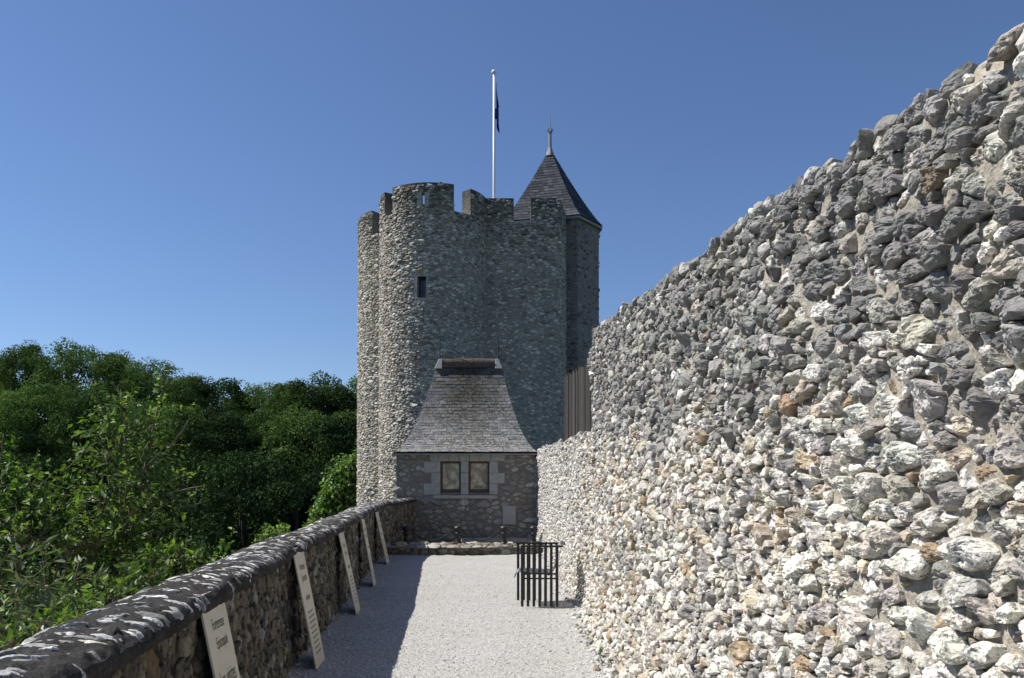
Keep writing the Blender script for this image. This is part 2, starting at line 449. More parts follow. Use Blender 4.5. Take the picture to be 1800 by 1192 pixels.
def knn(P, K):
    n = len(P); out = np.zeros((n, K), dtype=np.int64)
    order = np.argsort(P[:, 0], kind='stable'); Q = P[order].astype(np.float32)
    B = 400
    for s in range(0, n, B):
        e = min(n, s + B)
        lo = np.searchsorted(Q[:, 0], Q[s, 0] - 0.9 * knn.reach); hi = np.searchsorted(Q[:, 0], Q[e-1, 0] + 0.9 * knn.reach)
        lo = max(0, min(lo, s - K - 2)); hi = min(n, max(hi, e + K + 2))
        D = ((Q[s:e, None, :] - Q[None, lo:hi, :]) ** 2).sum(-1)
        D[np.arange(e - s), np.arange(s - lo, e - lo)] = 1e9
        kk = min(K, hi - lo - 1)
        idx = np.argpartition(D, kk, axis=1)[:, :kk] + lo
        if kk < K: idx = np.concatenate([idx, np.repeat(idx[:, :1], K - kk, 1)], 1)
        out[order[s:e]] = order[idx]
    return out
knn.reach = 0.6

LODS = {5: (40, (0.16, 0.30, 0.44, 0.57, 0.69, 0.80, 0.89, 0.96)), 4: (30, (0.2, 0.38, 0.55, 0.70, 0.83, 0.94)), 3: (20, (0.28, 0.54, 0.76, 0.92)),
        2: (13, (0.45, 0.86)), 1: (9, (0.66,))}
def ring_tris(A, nr):
    """centre fan, rings and a side wall running back into the joint"""
    T = [(0, 1 + j, 1 + (j + 1) % A) for j in range(A)]
    for i in range(nr - 1):
        a, b = 1 + i * A, 1 + (i + 1) * A
        for j in range(A):
            jn = (j + 1) % A
            T += [(a + j, b + j, b + jn), (a + j, b + jn, a + jn)]
    return np.array(T, dtype=np.int32)
def stones(pts, lod, seed, k=1.35, gap=0.003, dep=0.03, tilt=0.25, jut=0.01, rough=0.08, under=0.82, K=14, sharp=18, aniso=0.15, shoulder=0.35, back=0.03, edge=0.07, freq=1.5):
    """broken rubble stones packed into the cells round pts; returns [(indices, verts[n,V,3] in (u, v, w), tris)]"""
    rng = np.random.default_rng(seed)
    N = len(pts); u, v, r = pts[:, 0], pts[:, 1], pts[:, 2]
    Q = np.stack([u, v * k], 1)
    nb = knn(Q, K)
    d = Q[nb] - Q[:, None, :]
    L = np.sqrt((d ** 2).sum(-1)) + 1e-9
    n2 = d / L[..., None]
    dist = (L ** 2 + r[:, None] ** 2 - r[nb] ** 2) / (2 * L) - gap * rng.uniform(0.2, 1.8, (N, K))
    dist = np.clip(dist, 0.35 * r[:, None], 2.2 * r[:, None])
    if aniso:                                  # long and short stones lying at odd angles
        aa = rng.normal(0, 0.5, N); el = 1 + aniso * np.abs(rng.normal(0, 1, N))
        ca_ = np.abs(n2[..., 0] * np.cos(aa)[:, None] + n2[..., 1] * np.sin(aa)[:, None])
        dist = dist * (el[:, None] * ca_ + (1 - ca_) / el[:, None] ** 0.6)
    H = dep * (0.45 + 0.55 * np.minimum(r / np.median(r), 2.0)) * rng.uniform(0.7, 1.3, N)
    sl = rng.normal(0, tilt, (N, 2))
    nf = 4
    fa = rng.uniform(0, 2*np.pi, (N, nf)); fdir = np.stack([np.cos(fa), np.sin(fa)], -1)
    fs = rng.uniform(0.35, 1.5, (N, nf)) * min(1.0, 2.2 * tilt + 0.25); fo_ = rng.uniform(0.15, 0.95, (N, nf)) * r[:, None]
    off = rng.normal(0, 1, (N, 3)) * 50
    jt = np.clip(rng.normal(0, jut, N), -1.8*jut, 1.8*jut)
    sh = rng.uniform(0.3, 1.4, N) * shoulder
    res = []
    for lv in np.unique(lod):
        ids = np.where(lod == lv)[0]
        A, rings = LODS[int(lv)]
        tr = np.array(list(rings) + [1.0, 1.0]); nr = len(tr)
        T = ring_tris(A, nr)
        for s0 in range(0, len(ids), 2500):
            ii = ids[s0:s0+2500]; n = len(ii)
            th = (np.arange(A)[None] + rng.uniform(-0.3, 0.3, (n, A))) * 2*np.pi/A + rng.uniform(0, 6.28, (n, 1))
            dr = np.stack([np.cos(th), np.sin(th)], -1)
            q = np.einsum('nac,nkc->nak', dr, n2[ii]) / dist[ii][:, None, :]
            rho = ((np.maximum(q, 0) ** sharp).sum(-1) + (1 / (2.0 * r[ii]))[:, None] ** sharp) ** (-1.0 / sharp)
            e3 = np.concatenate([dr * 1.6, np.zeros((n, A, 1))], -1) + off[ii][:, None, :]
            rho = rho * (1 + edge * fbm(e3, 2, 0.7)) * (1 - 0.0 * rho)
            X = np.zeros((n, 1 + nr * A, 2))
            X[:, 1:] = (dr[:, None] * rho[:, None, :, None] * tr[None, :, None, None]).reshape(n, nr * A, 2)
            tt = np.concatenate([[0], np.repeat(tr, A)])[None]
            h = H[ii][:, None] + (X * sl[ii][:, None, :]).sum(-1)
            for j in range(nf):
                h = np.minimum(h, H[ii][:, None] * 1.15 - fs[ii, j][:, None] * ((X * fdir[ii, j][:, None, :]).sum(-1) - fo_[ii, j][:, None]))
            h = h - (sh[ii] * np.minimum(H[ii] * 1.2, r[ii] * 0.5))[:, None] * np.clip((tt - 0.7) / 0.3, 0, 1) ** 2
            P3 = np.concatenate([X / r[ii][:, None, None] * freq, np.zeros((n, X.shape[1], 1))], -1) + off[ii][:, None, :]
            no = 4 if lv >= 4 else 3 if lv == 3 else 2
            nz = fbm(P3, no, 0.68)
            h = h + rough * r[ii][:, None] * nz
            if lv >= 4:                        # chips and hollows
                h = h - rough * 1.2 * r[ii][:, None] * np.maximum(0, fbm(P3 * 1.7 + 5, 2, 0.6) - 0.25)
                X[:, 1:-A] *= (1 + 0.05 * fbm(P3 * 2.3 + 11, 2)[:, 1:-A, None])
            h = np.maximum(h, -0.6 * back) + jt[ii][:, None]
            # last ring: undercut, set back in the joint
            X[:, -A:] *= under; h[:, -A:] = -back + np.minimum(jt[ii], 0)[:, None]
            W = np.empty((n, X.shape[1], 3))
            W[..., 0] = u[ii][:, None] + X[..., 0]; W[..., 1] = v[ii][:, None] + X[..., 1] / k; W[..., 2] = h
            res.append((ii, W, T))
    return res

def emit(res, mapf, colf, parent, mat, mat_stuff, part_ids, part_name='stone', stuff_name='rubble', seed=0, flip=False, smooth=False):
    """the stones in part_ids become single part objects, the rest one stuff part"""
    SV, ST, SCc = [], [], []; k = 0
    for ii, A, T in res:
        if flip: T = T[:, ::-1]
        W = mapf(A)
        cc = colf(ii)
        for j, i in enumerate(ii):
            if int(i) in part_ids:
                c = W[j].mean(0)
                me = mesh_np(part_name, W[j] - c, T, mat, np.repeat(cc[j][None], len(W[j]), 0), smooth)
                link(part_name, me, parent, Vector(c) - parent.location)
            else:
                SV.append(W[j]); ST.append(T + k); SCc.append(np.repeat(cc[j][None], len(W[j]), 0)); k += len(W[j])
    if SV:
        me = mesh_np(stuff_name, np.concatenate(SV) - np.array(parent.location), np.concatenate(ST), mat_stuff, np.concatenate(SCc), smooth)
        o = link(stuff_name, me, parent); o['kind'] = 'stuff'
        return o

def palette(rng, n, cols, weights, jitter=0.16):
    idx = rng.choice(len(cols), n, p=np.array(weights) / sum(weights))
    c = np.array(cols)[idx]
    return np.clip(c * rng.uniform(1 - jitter, 1 + jitter, (n, 1)) * rng.uniform(0.97, 1.03, (n, 3)), 0.01, 0.85)

def interp(xs, ys): return lambda t: np.interp(t, xs, ys)

# ================================================================== SETTING
wallX = interp([-3, 0, 6, 10, 13, 16.7, 20.6], [0.97, 0.95, 0.95, 0.95, 0.90, 0.80, 0.66])
inner = interp([-3, 0, 4.2, 6.8, 9.65, 12.3, 15.7, 17.6, 20.4], [-1.0, -1.2, -1.63, -1.92, -2.15, -2.39, -2.75, -2.85, -2.50])
ridge_h = lambda y: 1.0 + 0.0115 * np.asarray(y)

def sstep(a, b, x):
    t = np.clip((x - a) / (b - a), 0, 1); return t * t * (3 - 2 * t)
def terrain(x, y):
    x = np.asarray(x, float); y = np.asarray(y, float)
    d = np.maximum(0, inner(np.clip(y, -3, 20)) - 0.45 - x)
    back = np.maximum(0, y - 24)
    z = -0.08 - 0.9 * sstep(0, 0.5, d) - 8.5 * np.maximum(sstep(0.5, 16, d), sstep(0, 14, back))
    z = z + 17.5 * sstep(58, 135, y + 0.05 * np.abs(x)) + 6 * sstep(130, 420, y)
    z = z + 0.25 * np.sin(x * 0.7) * np.sin(y * 0.45) * sstep(3, 8, d + back)
    return z
xs = np.concatenate([np.linspace(-900, -120, 14), np.linspace(-110, -20, 46), np.linspace(-19, -1.2, 90), np.linspace(-1, 6, 14), np.linspace(10, 120, 23), np.linspace(160, 900, 10)])
ys = np.concatenate([np.linspace(-200, -20, 10), np.linspace(-15, 26, 60), np.linspace(27, 160, 100), np.linspace(175, 500, 14), np.linspace(600, 1800, 8)])
gx, gy = np.meshgrid(xs, ys)
gz = terrain(gx, gy)
nx, ny = len(xs), len(ys)
idx = np.arange(nx * ny).reshape(ny, nx)
Q = np.stack([idx[:-1, :-1], idx[:-1, 1:], idx[1:, 1:], idx[1:, :-1]], -1).reshape(-1, 4)
g = link('ground', mesh_np('ground', np.stack([gx, gy, gz], -1).reshape(-1, 3), Q, M['ground'])); g['kind'] = 'structure'

# gravel path
xs = np.linspace(-3.4, 1.15, 60); ys = np.linspace(-3, 18.1, 200)
gx, gy = np.meshgrid(xs, ys)
gz = 0.012 * fbm(np.stack([gx*1.3, gy*0.9, gx*0], -1), 3) + 0.03 * np.exp(-((gx - wallX(gy)) / 0.22) ** 2) + 0.02 * np.exp(-((gx - inner(gy)) / 0.2) ** 2)
def path_z(x, y):
    return 0.012 * fbm(np.stack([x*1.3, y*0.9, x*0], -1), 3) + 0.03 * np.exp(-((x - wallX(y)) / 0.22) ** 2) + 0.02 * np.exp(-((x - inner(y)) / 0.2) ** 2)
nx, ny = len(xs), len(ys); idx = np.arange(nx*ny).reshape(ny, nx)
Q = np.stack([idx[:-1, :-1], idx[:-1, 1:], idx[1:, 1:], idx[1:, :-1]], -1).reshape(-1, 4)
pth = link('path', mesh_np('path', np.stack([gx, gy, gz], -1).reshape(-1, 3), Q, M['gravel'])); pth['kind'] = 'structure'

# loose pebbles on it
rng = np.random.default_rng(5)
n = 10000
yy = 5.5 + 8.5 * rng.random(n) ** 1.8
xx = inner(yy) + 0.02 + (wallX(yy) - inner(yy)) * rng.random(n)
edge = rng.random(n) < 0.22                       # more of them washed against the walls
xx[edge] = np.where(rng.random(edge.sum()) < 0.75, wallX(yy[edge]) - np.abs(rng.normal(0, 0.13, edge.sum())), inner(yy[edge]) + np.abs(rng.normal(0, 0.1, edge.sum())))
D, T = ico(1)
sz = 0.0055 * np.exp(rng.normal(0, 0.28, n)); sz[edge] *= 1.5
sc3 = sz[:, None] * rng.uniform(0.6, 1.4, (n, 3)) * np.array([1, 1, 0.75])
A = D[None] * sc3[:, None, :] * rng.uniform(0.8, 1.15, (n, 12, 1))
A += np.stack([xx, yy, path_z(xx, yy) + sz * 0.35], -1)[:, None, :]
pc = np.array([[0.6, 0.59, 0.565]]) * np.clip(rng.normal(0.92, 0.3, (n, 1)), 0.3, 1.35)
TT = (T[None] + (np.arange(n) * 12)[:, None, None]).reshape(-1, 3)
o = link('gravel', mesh_np('gravel', A.reshape(-1, 3), TT, M['pebble'], np.repeat(pc, 12, 0))); o['kind'] = 'stuff'
tag(o, 'loose pale pebbles scattered over the gravel path', None)

# raised ground behind the flint wall
tb = MB(); tb.box(1.12, 40, 0.2, 34, -0.5, 2.0)
o = tb.build('terrace_ground', M['ground']); o['kind'] = 'structure'

# ================================================================== FLINT WALL (right)
YS = 9.15
def wtop(y):
    y = np.asarray(y, float)
    return np.where(y < YS, 2.275 + 0.119 * y, 2.22 + 0.022 * (y - YS))
wav = lambda y, h: 0.022 * np.sin(y * 1.7 + 1.3 * h) + 0.018 * np.sin(y * 4.1 - 2.2 * h + 1) + 0.012 * np.sin(h * 6.0 + y)
def wall_map(A):
    u, v, w = A[..., 0], A[..., 1], A[..., 2]
    x = wallX(u) - wav(u, v) - 0.09 * np.exp(-np.maximum(v, 0) / 0.22) - w
    return np.stack([x, u, v], -1)
fw = thing('flint_wall', 'tall rubble wall of grey and white flints rising along the right of the path', 'wall', (0.95, 9, 0))
# mortar core
def core(y0, y1, dy, thick, tope):
    ysn = np.arange(y0, y1 + 1e-6, dy); m = 60
    rows = []
    for y in ysn:
        t = float(tope(y)) - 0.035
        hv = np.linspace(-0.1, t, m)
        fr = wall_map(np.stack([np.full(m, y), hv, np.zeros(m)], -1))
        rows.append(np.concatenate([fr, [[fr[-1, 0] + thick*0.5, y, t + 0.01], [wallX(y) + thick, y, t - 0.02], [wallX(y) + thick, y, -0.1]]]))
    V = np.array(rows)
    P = V[:, :m].copy()
    V[:, :m, 0] += 0.012 * fbm(P * 16, 3) - 0.002 - 0.011 * np.maximum(0, fbm(P * 6 + 4, 2) - 0.05) - 0.006 * np.abs(fbm(P * 30 + 9, 3, 0.7))
    nyy, mm = V.shape[:2]; idx = np.arange(nyy*mm).reshape(nyy, mm)
    Q = np.stack([idx[:-1, :-1], idx[:-1, 1:], idx[1:, 1:], idx[1:, :-1]], -1).reshape(-1, 4)
    F_ = [list(q) for q in Q]
    return V.reshape(-1, 3), F_, [list(idx[0])[::-1], list(idx[-1])]
V1, F1, C1_ = core(0.2, YS, 0.05, 0.62, wtop)
V2, F2, C2_ = core(YS + 0.001, 20.6, 0.12, 0.34, wtop)
vv = [tuple(p) for p in V1] + [tuple(p) for p in V2]
ff = F1 + C1_ + [[i + len(V1) for i in f] for f in F2 + C2_]
me = bpy.data.meshes.new('mortar_core'); me.from_pydata(vv, [], ff); me.update(); me.materials.append(M['mortar'])
me.polygons.foreach_set('use_smooth', np.ones(len(me.polygons), dtype=bool))
o = link('mortar_core', me, fw); o.location = -fw.location

jag = lambda h: YS + 0.07 * math.sin(h * 9) + 0.05 * math.sin(h * 23 + 1)
def in_wall(y, h, r=0.03):
    t = float(wtop(y)) + 0.02 * math.sin(y * 7) + 0.015 * math.sin(y * 17 + 2)
    if h > 2.2 and y < YS + 0.3: t = 2.275 + 0.119 * y if y < jag(h) else 2.22
    if r < 0.0225 and y > 4.2: return False
    return h < t - 0.5 * r - 0.004 and not (r > 0.046 and h > t - 0.16)
pts = scatter(0.25, 20.5, 0.01, 3.4, [(0.070, 5), (0.052, 45), (0.038, 280), (0.026, 800), (0.0175, 900)], in_wall, 1.4, 3, 0.80, lambda y: float(np.interp(y, [0, 1.5, 3, 7, 9], [0.92, 0.94, 0.97, 1.0, 1.0])))
Y, H, RR = pts[:, 0], pts[:, 1], pts[:, 2]
# what the camera sees largest
sx = 900 + F * 0.95 / np.maximum(Y, 0.3); sy = 850 - F * (H - 1.6) / np.maximum(Y, 0.3)
vis = (sx < 1830) & (sy < 1230) & (sy > -20)
size = np.where(vis, RR * F / np.maximum(Y, 0.3) * np.minimum(1, 0.95 / np.maximum(Y, 0.3) + 0.25), 0)
big = set(np.argsort(-size)[:300].tolist())
lod = np.where(Y < 2.6, 4, np.where(Y < 4.6, 3, np.where(Y < 7.5, 2, 1))).astype(int)
lod[~vis & (Y < 3)] = 2
lod[(lod == 4) & (RR < 0.03)] = 3
lod[(RR < 0.0225)] = 2
lod[np.array(sorted(big))] = 5
rng = np.random.default_rng(11)
n = len(pts)
grey_line = 1.90 + 0.05 * np.maximum(0, Y - 4) + 0.05 * np.sin(Y * 2.1)
up = sstep(-0.20, 0.18, H - grey_line + 0.12 * np.sin(Y * 3.3 + H * 5))
cg = palette(rng, n, [(0.225, 0.22, 0.208), (0.285, 0.278, 0.262), (0.35, 0.335, 0.305), (0.172, 0.168, 0.162), (0.42, 0.39, 0.33), (0.64, 0.62, 0.57), (0.27, 0.205, 0.15)], [30, 26, 16, 12, 10, 4, 1.2])
cw = palette(rng, n, [(0.62, 0.61, 0.58), (0.50, 0.48, 0.44), (0.38, 0.37, 0.355), (0.44, 0.385, 0.30), (0.36, 0.28, 0.19), (0.28, 0.28, 0.285), (0.32, 0.235, 0.165), (0.48, 0.41, 0.30)], [33, 28, 16, 12, 4, 7, 1.0, 3])
wc = np.where((rng.random(n) < up)[:, None], cg, cw)
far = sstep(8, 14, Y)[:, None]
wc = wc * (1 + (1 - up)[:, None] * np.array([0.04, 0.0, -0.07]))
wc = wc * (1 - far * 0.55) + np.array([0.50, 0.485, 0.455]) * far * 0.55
knn.reach = 0.5
res = stones(pts, lod, 12, 1.4, 0.0045, 0.027, 0.25, 0.0095, 0.16, 0.84, 14, 16, 0.2, 0.42, 0.022, 0.12, 1.5)
res = [(ii, A, T[:, ::-1]) for ii, A, T in res]
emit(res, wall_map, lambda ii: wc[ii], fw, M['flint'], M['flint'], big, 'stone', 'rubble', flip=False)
print('wall stones', n, 'tris', sum(len(r[0]) * len(r[2]) for r in res))

# fragments fallen from the wall, lying along its foot
rng = np.random.default_rng(17)
D, T = ico(2); V_, T_, C_ = [], [], []; k_ = 0
for i in range(420):
    y = 5.0 + 12.5 * rng.random() ** 1.6; x = float(wallX(y)) - 0.03 - abs(rng.normal(0, 0.10)) - (0.05 if y < 9 else 0)
    sz = 0.017 * math.exp(rng.normal(0, 0.45)); sz = min(sz, 0.05)
    nn_ = rng.normal(0, 1, (8, 3)); nn_ /= np.linalg.norm(nn_, axis=1, keepdims=True)
    rad = np.minimum(np.maximum((np.maximum(D @ nn_.T / rng.uniform(0.6, 1.0, 8), 0) ** 12).sum(-1), 1e-3) ** (-1/12), 1.2)
    X = D * rad[:, None] * sz * rng.uniform(0.7, 1.3, 3) * np.array([1, 1, 0.75])
    z = float(path_z(np.float64(x), np.float64(y)))
    V_.append(X + np.array([x, y, z + sz * 0.35])); T_.append(T + k_); k_ += len(D)
    C_.append(np.repeat(palette(rng, 1, [(0.60, 0.59, 0.56), (0.46, 0.43, 0.37), (0.30, 0.29, 0.28), (0.34, 0.27, 0.19)], [4, 3, 2, 1]), len(D), 0))
o = link('rubble_scree', mesh_np('rubble_scree', np.concatenate(V_), np.concatenate(T_), M['flint'], np.concatenate(C_), False)); o['kind'] = 'stuff'
tag(o, 'loose flint fragments lying along the foot of the tall wall')

# ================================================================== PARAPET (left)
pw = thing('parapet_wall', 'low rubble parapet with rounded dark coping along the left of the path', 'wall', (-2.2, 9, 0))
def par_map(A):
    u, v, w = A[..., 0], A[..., 1], A[..., 2]
    return np.stack([inner(u) + 0.015 * np.sin(u * 2.3 + v * 2) + 0.02 * np.exp(-np.maximum(v, 0) / 0.2) + w, u, v], -1)
ysn = np.concatenate([np.arange(-1.0, 20.45, 0.1)])
rows = []
for y in ysn:
    t = float(ridge_h(y)) - 0.07
    hv = np.linspace(-0.1, t, 24)
    fr = par_map(np.stack([np.full(24, y), hv, np.zeros(24)], -1))
    rows.append(np.concatenate([fr, [[inner(y) - 0.40, y, t], [inner(y) - 0.40, y, -1.2]]]))
V = np.array(rows); V[:, :24, 0] += 0.012 * fbm(V[:, :24] * 14, 3)
a_, b_ = V.shape[:2]; idx = np.arange(a_*b_).reshape(a_, b_)
Q = np.stack([idx[:-1, :-1], idx[1:, :-1], idx[1:, 1:], idx[:-1, 1:]], -1).reshape(-1, 4)
o = link('mortar_core', mesh_np('mortar_core', V.reshape(-1, 3) - np.array(pw.location), Q, M['parapet_mortar']), pw)
# end faces
eb = MB()
for r_, flip in ((V[0], True), (V[-1], False)):
    f = tuple(range(len(r_))); eb.add([tuple(Vector(p) - pw.location) for p in r_], [f if flip else f[::-1]])
eb.build('end_face', M['parapet_mortar'], pw)
in_par = lambda y, h: h < float(ridge_h(y)) - 0.15
pts = scatter(1.6, 20.3, 0.0, 1.2, [(0.058, 4), (0.042, 50), (0.029, 330), (0.020, 1000)], in_par, 0.85, 8, 0.8)
sz_ = pts[:, 2] * F / pts[:, 0] * (0.25 + 1.9 / pts[:, 0]); sxx = 900 + F * inner(pts[:, 0]) / pts[:, 0]; syy = 850 - F * (pts[:, 1] - 1.6) / pts[:, 0]
sz_[(sxx < -20) | (syy > 1215)] = 0
big = set(np.argsort(-sz_)[:300].tolist())
lod = np.where(pts[:, 0] < 4.5, 3, np.where(pts[:, 0] < 9, 2, 1))
rng = np.random.default_rng(21)
pcx = np.array([0.93, 0.99, 1.06]) * palette(rng, len(pts), [(0.16, 0.13, 0.092), (0.21, 0.172, 0.12), (0.115, 0.098, 0.076), (0.29, 0.25, 0.18), (0.28, 0.27, 0.245), (0.075, 0.068, 0.058), (0.20, 0.135, 0.08)], [28, 20, 22, 7, 7, 18, 2])
res = stones(pts, lod, 22, 0.72, 0.004, 0.018, 0.28, 0.008, 0.18, 0.85, 14, 16, 0.3, 0.5, 0.018, 0.2)
emit(res, par_map, lambda ii: pcx[ii], pw, M['parapet_stone'], M['parapet_stone'], big, 'stone', 'rubble')

# coping
prof = [(0.055, -0.115), (0.075, -0.085), (0.07, -0.055), (0.035, -0.02), (-0.03, -0.006), (-0.09, 0.002), (-0.16, 0.003), (-0.24, -0.004), (-0.31, -0.02), (-0.37, -0.045), (-0.415, -0.085), (-0.42, -0.13)]
pa = np.array(prof)
tt = np.linspace(0, len(pa) - 1, 40)
pp = np.stack([np.interp(tt, np.arange(len(pa)), pa[:, 0]), np.interp(tt, np.arange(len(pa)), pa[:, 1])], -1)
ysn = np.concatenate([np.arange(-1.0, 8, 0.028), np.arange(8, 20.46, 0.06)])
def coping_pt(y, a, b, lift=0.0):
    return np.stack([inner(y) + a, y, ridge_h(y) + b + lift], -1)
gy, ga = np.meshgrid(ysn, pp[:, 0], indexing='ij'); _, gb = np.meshgrid(ysn, pp[:, 1], indexing='ij')
V = coping_pt(gy, ga, gb)
nz = fbm(V * np.array([7, 5, 7]), 4); V[..., 2] += 0.012 * nz + 0.011 * fbm(V * 24 + 3, 3, 0.7) + 0.012 * np.sin(gy * 1.9) * 0.6; V[..., 0] += 0.014 * fbm(V * 6 + 31, 3)
a_, b_ = V.shape[:2]; idx = np.arange(a_*b_).reshape(a_, b_)
Q = np.stack([idx[:-1, :-1], idx[1:, :-1], idx[1:, 1:], idx[:-1, 1:]], -1).reshape(-1, 4)[:, ::-1]
cop = link('coping', mesh_np('coping', V.reshape(-1, 3) - np.array(pw.location), Q[:, ::-1], M['coping']), pw)
cb = MB(); cb.add([tuple(p - np.array(pw.location)) for p in V[-1]], [tuple(range(b_))])
cb.build('coping_end', M['coping'], pw)
# white flint flakes bedded in the coping
arc = np.concatenate([[0], np.cumsum(np.linalg.norm(np.diff(pp, axis=0), axis=1))])
pn = np.gradient(pp, axis=0); pn /= np.linalg.norm(pn, axis=1, keepdims=True); pn = np.stack([pn[:, 1], -pn[:, 0]], -1)
pn[pn[:, 1] < -0.5] *= -1
def cop_map(A):
    vv_ = A[..., 1]; a = np.interp(vv_, arc, pp[:, 0]); b = np.interp(vv_, arc, pp[:, 1]); na = np.interp(vv_, arc, pn[:, 0]); nb_ = np.interp(vv_, arc, pn[:, 1])
    P = coping_pt(A[..., 0], a + na * A[..., 2], b + nb_ * A[..., 2])
    P[..., 2] += 0.012 * fbm(P * np.array([7, 5, 7]), 4) + 0.0072 * np.sin(A[..., 0] * 1.9)
    return P
pts = scatter(1.5, 19.8, arc[8], arc[35], [(0.013, 10), (0.009, 40), (0.006, 110)], lambda u, v: True, 0.45, 33, 1.5)
rng = np.random.default_rng(31)
fc = palette(rng, len(pts), [(0.56, 0.55, 0.52), (0.38, 0.37, 0.35), (0.24, 0.235, 0.22), (0.42, 0.39, 0.32)], [3, 4, 4, 1], 0.2)
knn.reach = 0.5
fl_ = stones(pts, np.where(pts[:, 0] < 4.5, 4, np.where(pts[:, 0] < 8, 3, 2)), 34, 0.34, 0.002, 0.004, 0.14, 0.004, 0.16, 0.95, 8, 8, 0.7, 0.3, 0.014, 0.62, 1.8)
size_ = pts[:, 2] / pts[:, 0] ** 1.5
emit(fl_, cop_map, lambda ii: fc[ii], pw, M['flake'], M['flake'], set(np.argsort(-size_)[:300].tolist()), 'flint', 'flint_chips')

# ================================================================== LOW KERB WALL
kw = thing('kerb_wall', 'knee high stone kerb wall across the end of the path below the chain', 'wall', (-1.2, 17.95, 0))
KX0, KX1, KY, KH = -3.1, 0.95, 17.95, 0.215
kb = MB(); kb.box(KX0 + 1.2, KX1 + 1.2, 0.03, 0.85, -0.6, KH - 0.03)
kb.build('mortar_core', M['parapet_mortar'], kw)
def kerb_map(A):
    return np.stack([A[..., 0], KY + 0.03 - A[..., 2], A[..., 1]], -1)
pts = scatter(KX0, KX1, 0.0, KH, [(0.10, 25), (0.07, 80), (0.045, 200)], lambda u, v: 0.01 < v < KH - 0.03, 1.2, 41)
rng = np.random.default_rng(42)
kc = palette(rng, len(pts), [(0.33, 0.285, 0.21), (0.24, 0.205, 0.155), (0.42, 0.38, 0.30), (0.17, 0.155, 0.13)], [3, 3, 2, 2])
emit(stones(pts, np.full(len(pts), 3), 43, 1.2, 0.004, 0.03, 0.15, 0.008, 0.10), kerb_map, lambda ii: kc[ii], kw, M['parapet_stone'], M['parapet_stone'], set(range(len(pts))))
def top_map(A):
    return np.stack([A[..., 0], A[..., 1], KH - 0.03 + A[..., 2]], -1)
pts = scatter(KX0, KX1, KY + 0.02, KY + 0.84, [(0.13, 20), (0.09, 60), (0.06, 150)], lambda u, v: True, 1.0, 44)
kc2 = palette(rng, len(pts), [(0.40, 0.38, 0.33), (0.30, 0.28, 0.24), (0.22, 0.205, 0.18)], [3, 3, 2])
emit(stones(pts, np.full(len(pts), 3), 45, 1.0, 0.004, 0.022, 0.08, 0.005, 0.07), top_map, lambda ii: kc2[ii], kw, M['parapet_stone'], M['parapet_stone'], set(range(len(pts))))

# ================================================================== KEEP
ZB, ZT, ZM = -9.0, 13.62, 14.8
kp = thing('stone_keep', 'grey rubble castle keep with rounded lobes and battlements', 'tower', (-2.5, 38, ZB))
C1, R1, C2, R2, YF = (-3.65, 37.4), 2.5, (-5.25, 40.5), 2.5, 36.85
out = []
for th in np.radians(np.arange(120, 251.6, 2.0)): out.append((C2[0] + R2*math.cos(th), C2[1] + R2*math.sin(th)))
n_l2 = len(out)
for th in np.radians(np.arange(163, 348.2, 2.0)): out.append((C1[0] + R1*math.cos(th), C1[1] + R1*math.sin(th)))
n_l1 = len(out)
for t in np.linspace(0, 1, 30): out.append((-1.19 + t * (2.25 + 1.19), YF))
n_f = len(out)
for t in np.linspace(0.03, 1, 30): out.append((2.25 + t * 0.8, YF + t * 4.6))
out = np.array(out)
seg = np.linalg.norm(np.diff(out, axis=0), axis=1)
U = np.concatenate([[0], np.cumsum(seg)])
tang = np.gradient(out, axis=0); tang /= np.linalg.norm(tang, axis=1, keepdims=True)
for i, j in ((n_l2 - 1, n_l2), (n_l1 - 1, n_l1), (n_f - 1, n_f)):   # keep the creases sharp
    t = out[i] - out[i-1]; tang[i] = t / np.linalg.norm(t)
    t = out[j+1] - out[j]; tang[j] = t / np.linalg.norm(t)
nrm = np.stack([tang[:, 1], -tang[:, 0]], -1)
def keep_xy(u):
    return np.stack([np.interp(u, U, out[:, 0]), np.interp(u, U, out[:, 1])], -1), np.stack([np.interp(u, U, nrm[:, 0]), np.interp(u, U, nrm[:, 1])], -1)
def keep_map(A):
    p, nv = keep_xy(A[..., 0])
    # slight lean outwards towards the foot
    bat = 0.10 * np.clip((ZT - A[..., 1]) / (ZT - ZB), 0, 1)
    return np.stack([p[..., 0] + nv[..., 0] * (A[..., 2] + bat), p[..., 1] + nv[..., 1] * (A[..., 2] + bat), A[..., 1]], -1)
uu = np.linspace(0, U[-1], 4000); pu, _ = keep_xy(uu); pxu = 900 + F * pu[:, 0] / pu[:, 1]
def u_at(x, lo, hi):
    m = (uu >= U[lo]) & (uu <= U[hi]); k = np.argmin(np.abs(pxu[m] - x)); return float(uu[m][k])
sil1 = n_l2 + 8
MER = [(U[10], u_at(654, n_l2//2 - 4, n_l2-1)),
       (U[n_l2] + 0.02, u_at(676, sil1, n_l1-1)), (u_at(690, sil1, n_l1-1), u_at(798, sil1, n_l1-1)), (u_at(827, sil1, n_l1-1), U[n_l1-1] + 0.6 * (U[n_l1] - U[n_l1-1])),
       (U[n_l1-1] + 0.6 * (U[n_l1] - U[n_l1-1]) + 0.001, u_at(903, n_l1, n_f-1)), (u_at(933, n_l1, n_f-1), U[n_f-1] + 2.4)]
uw0, uw1, zw0, zw1 = u_at(734, sil1, n_l1-1), u_at(749, sil1, n_l1-1), 1.6 + 325/39.9, 1.6 + 362/39.9
us0, us1, zs0, zs1 = u_at(741.8, sil1, n_l1-1), u_at(746.4, sil1, n_l1-1), 1.6 + 490/40.0, 1.6 + 507/40.0
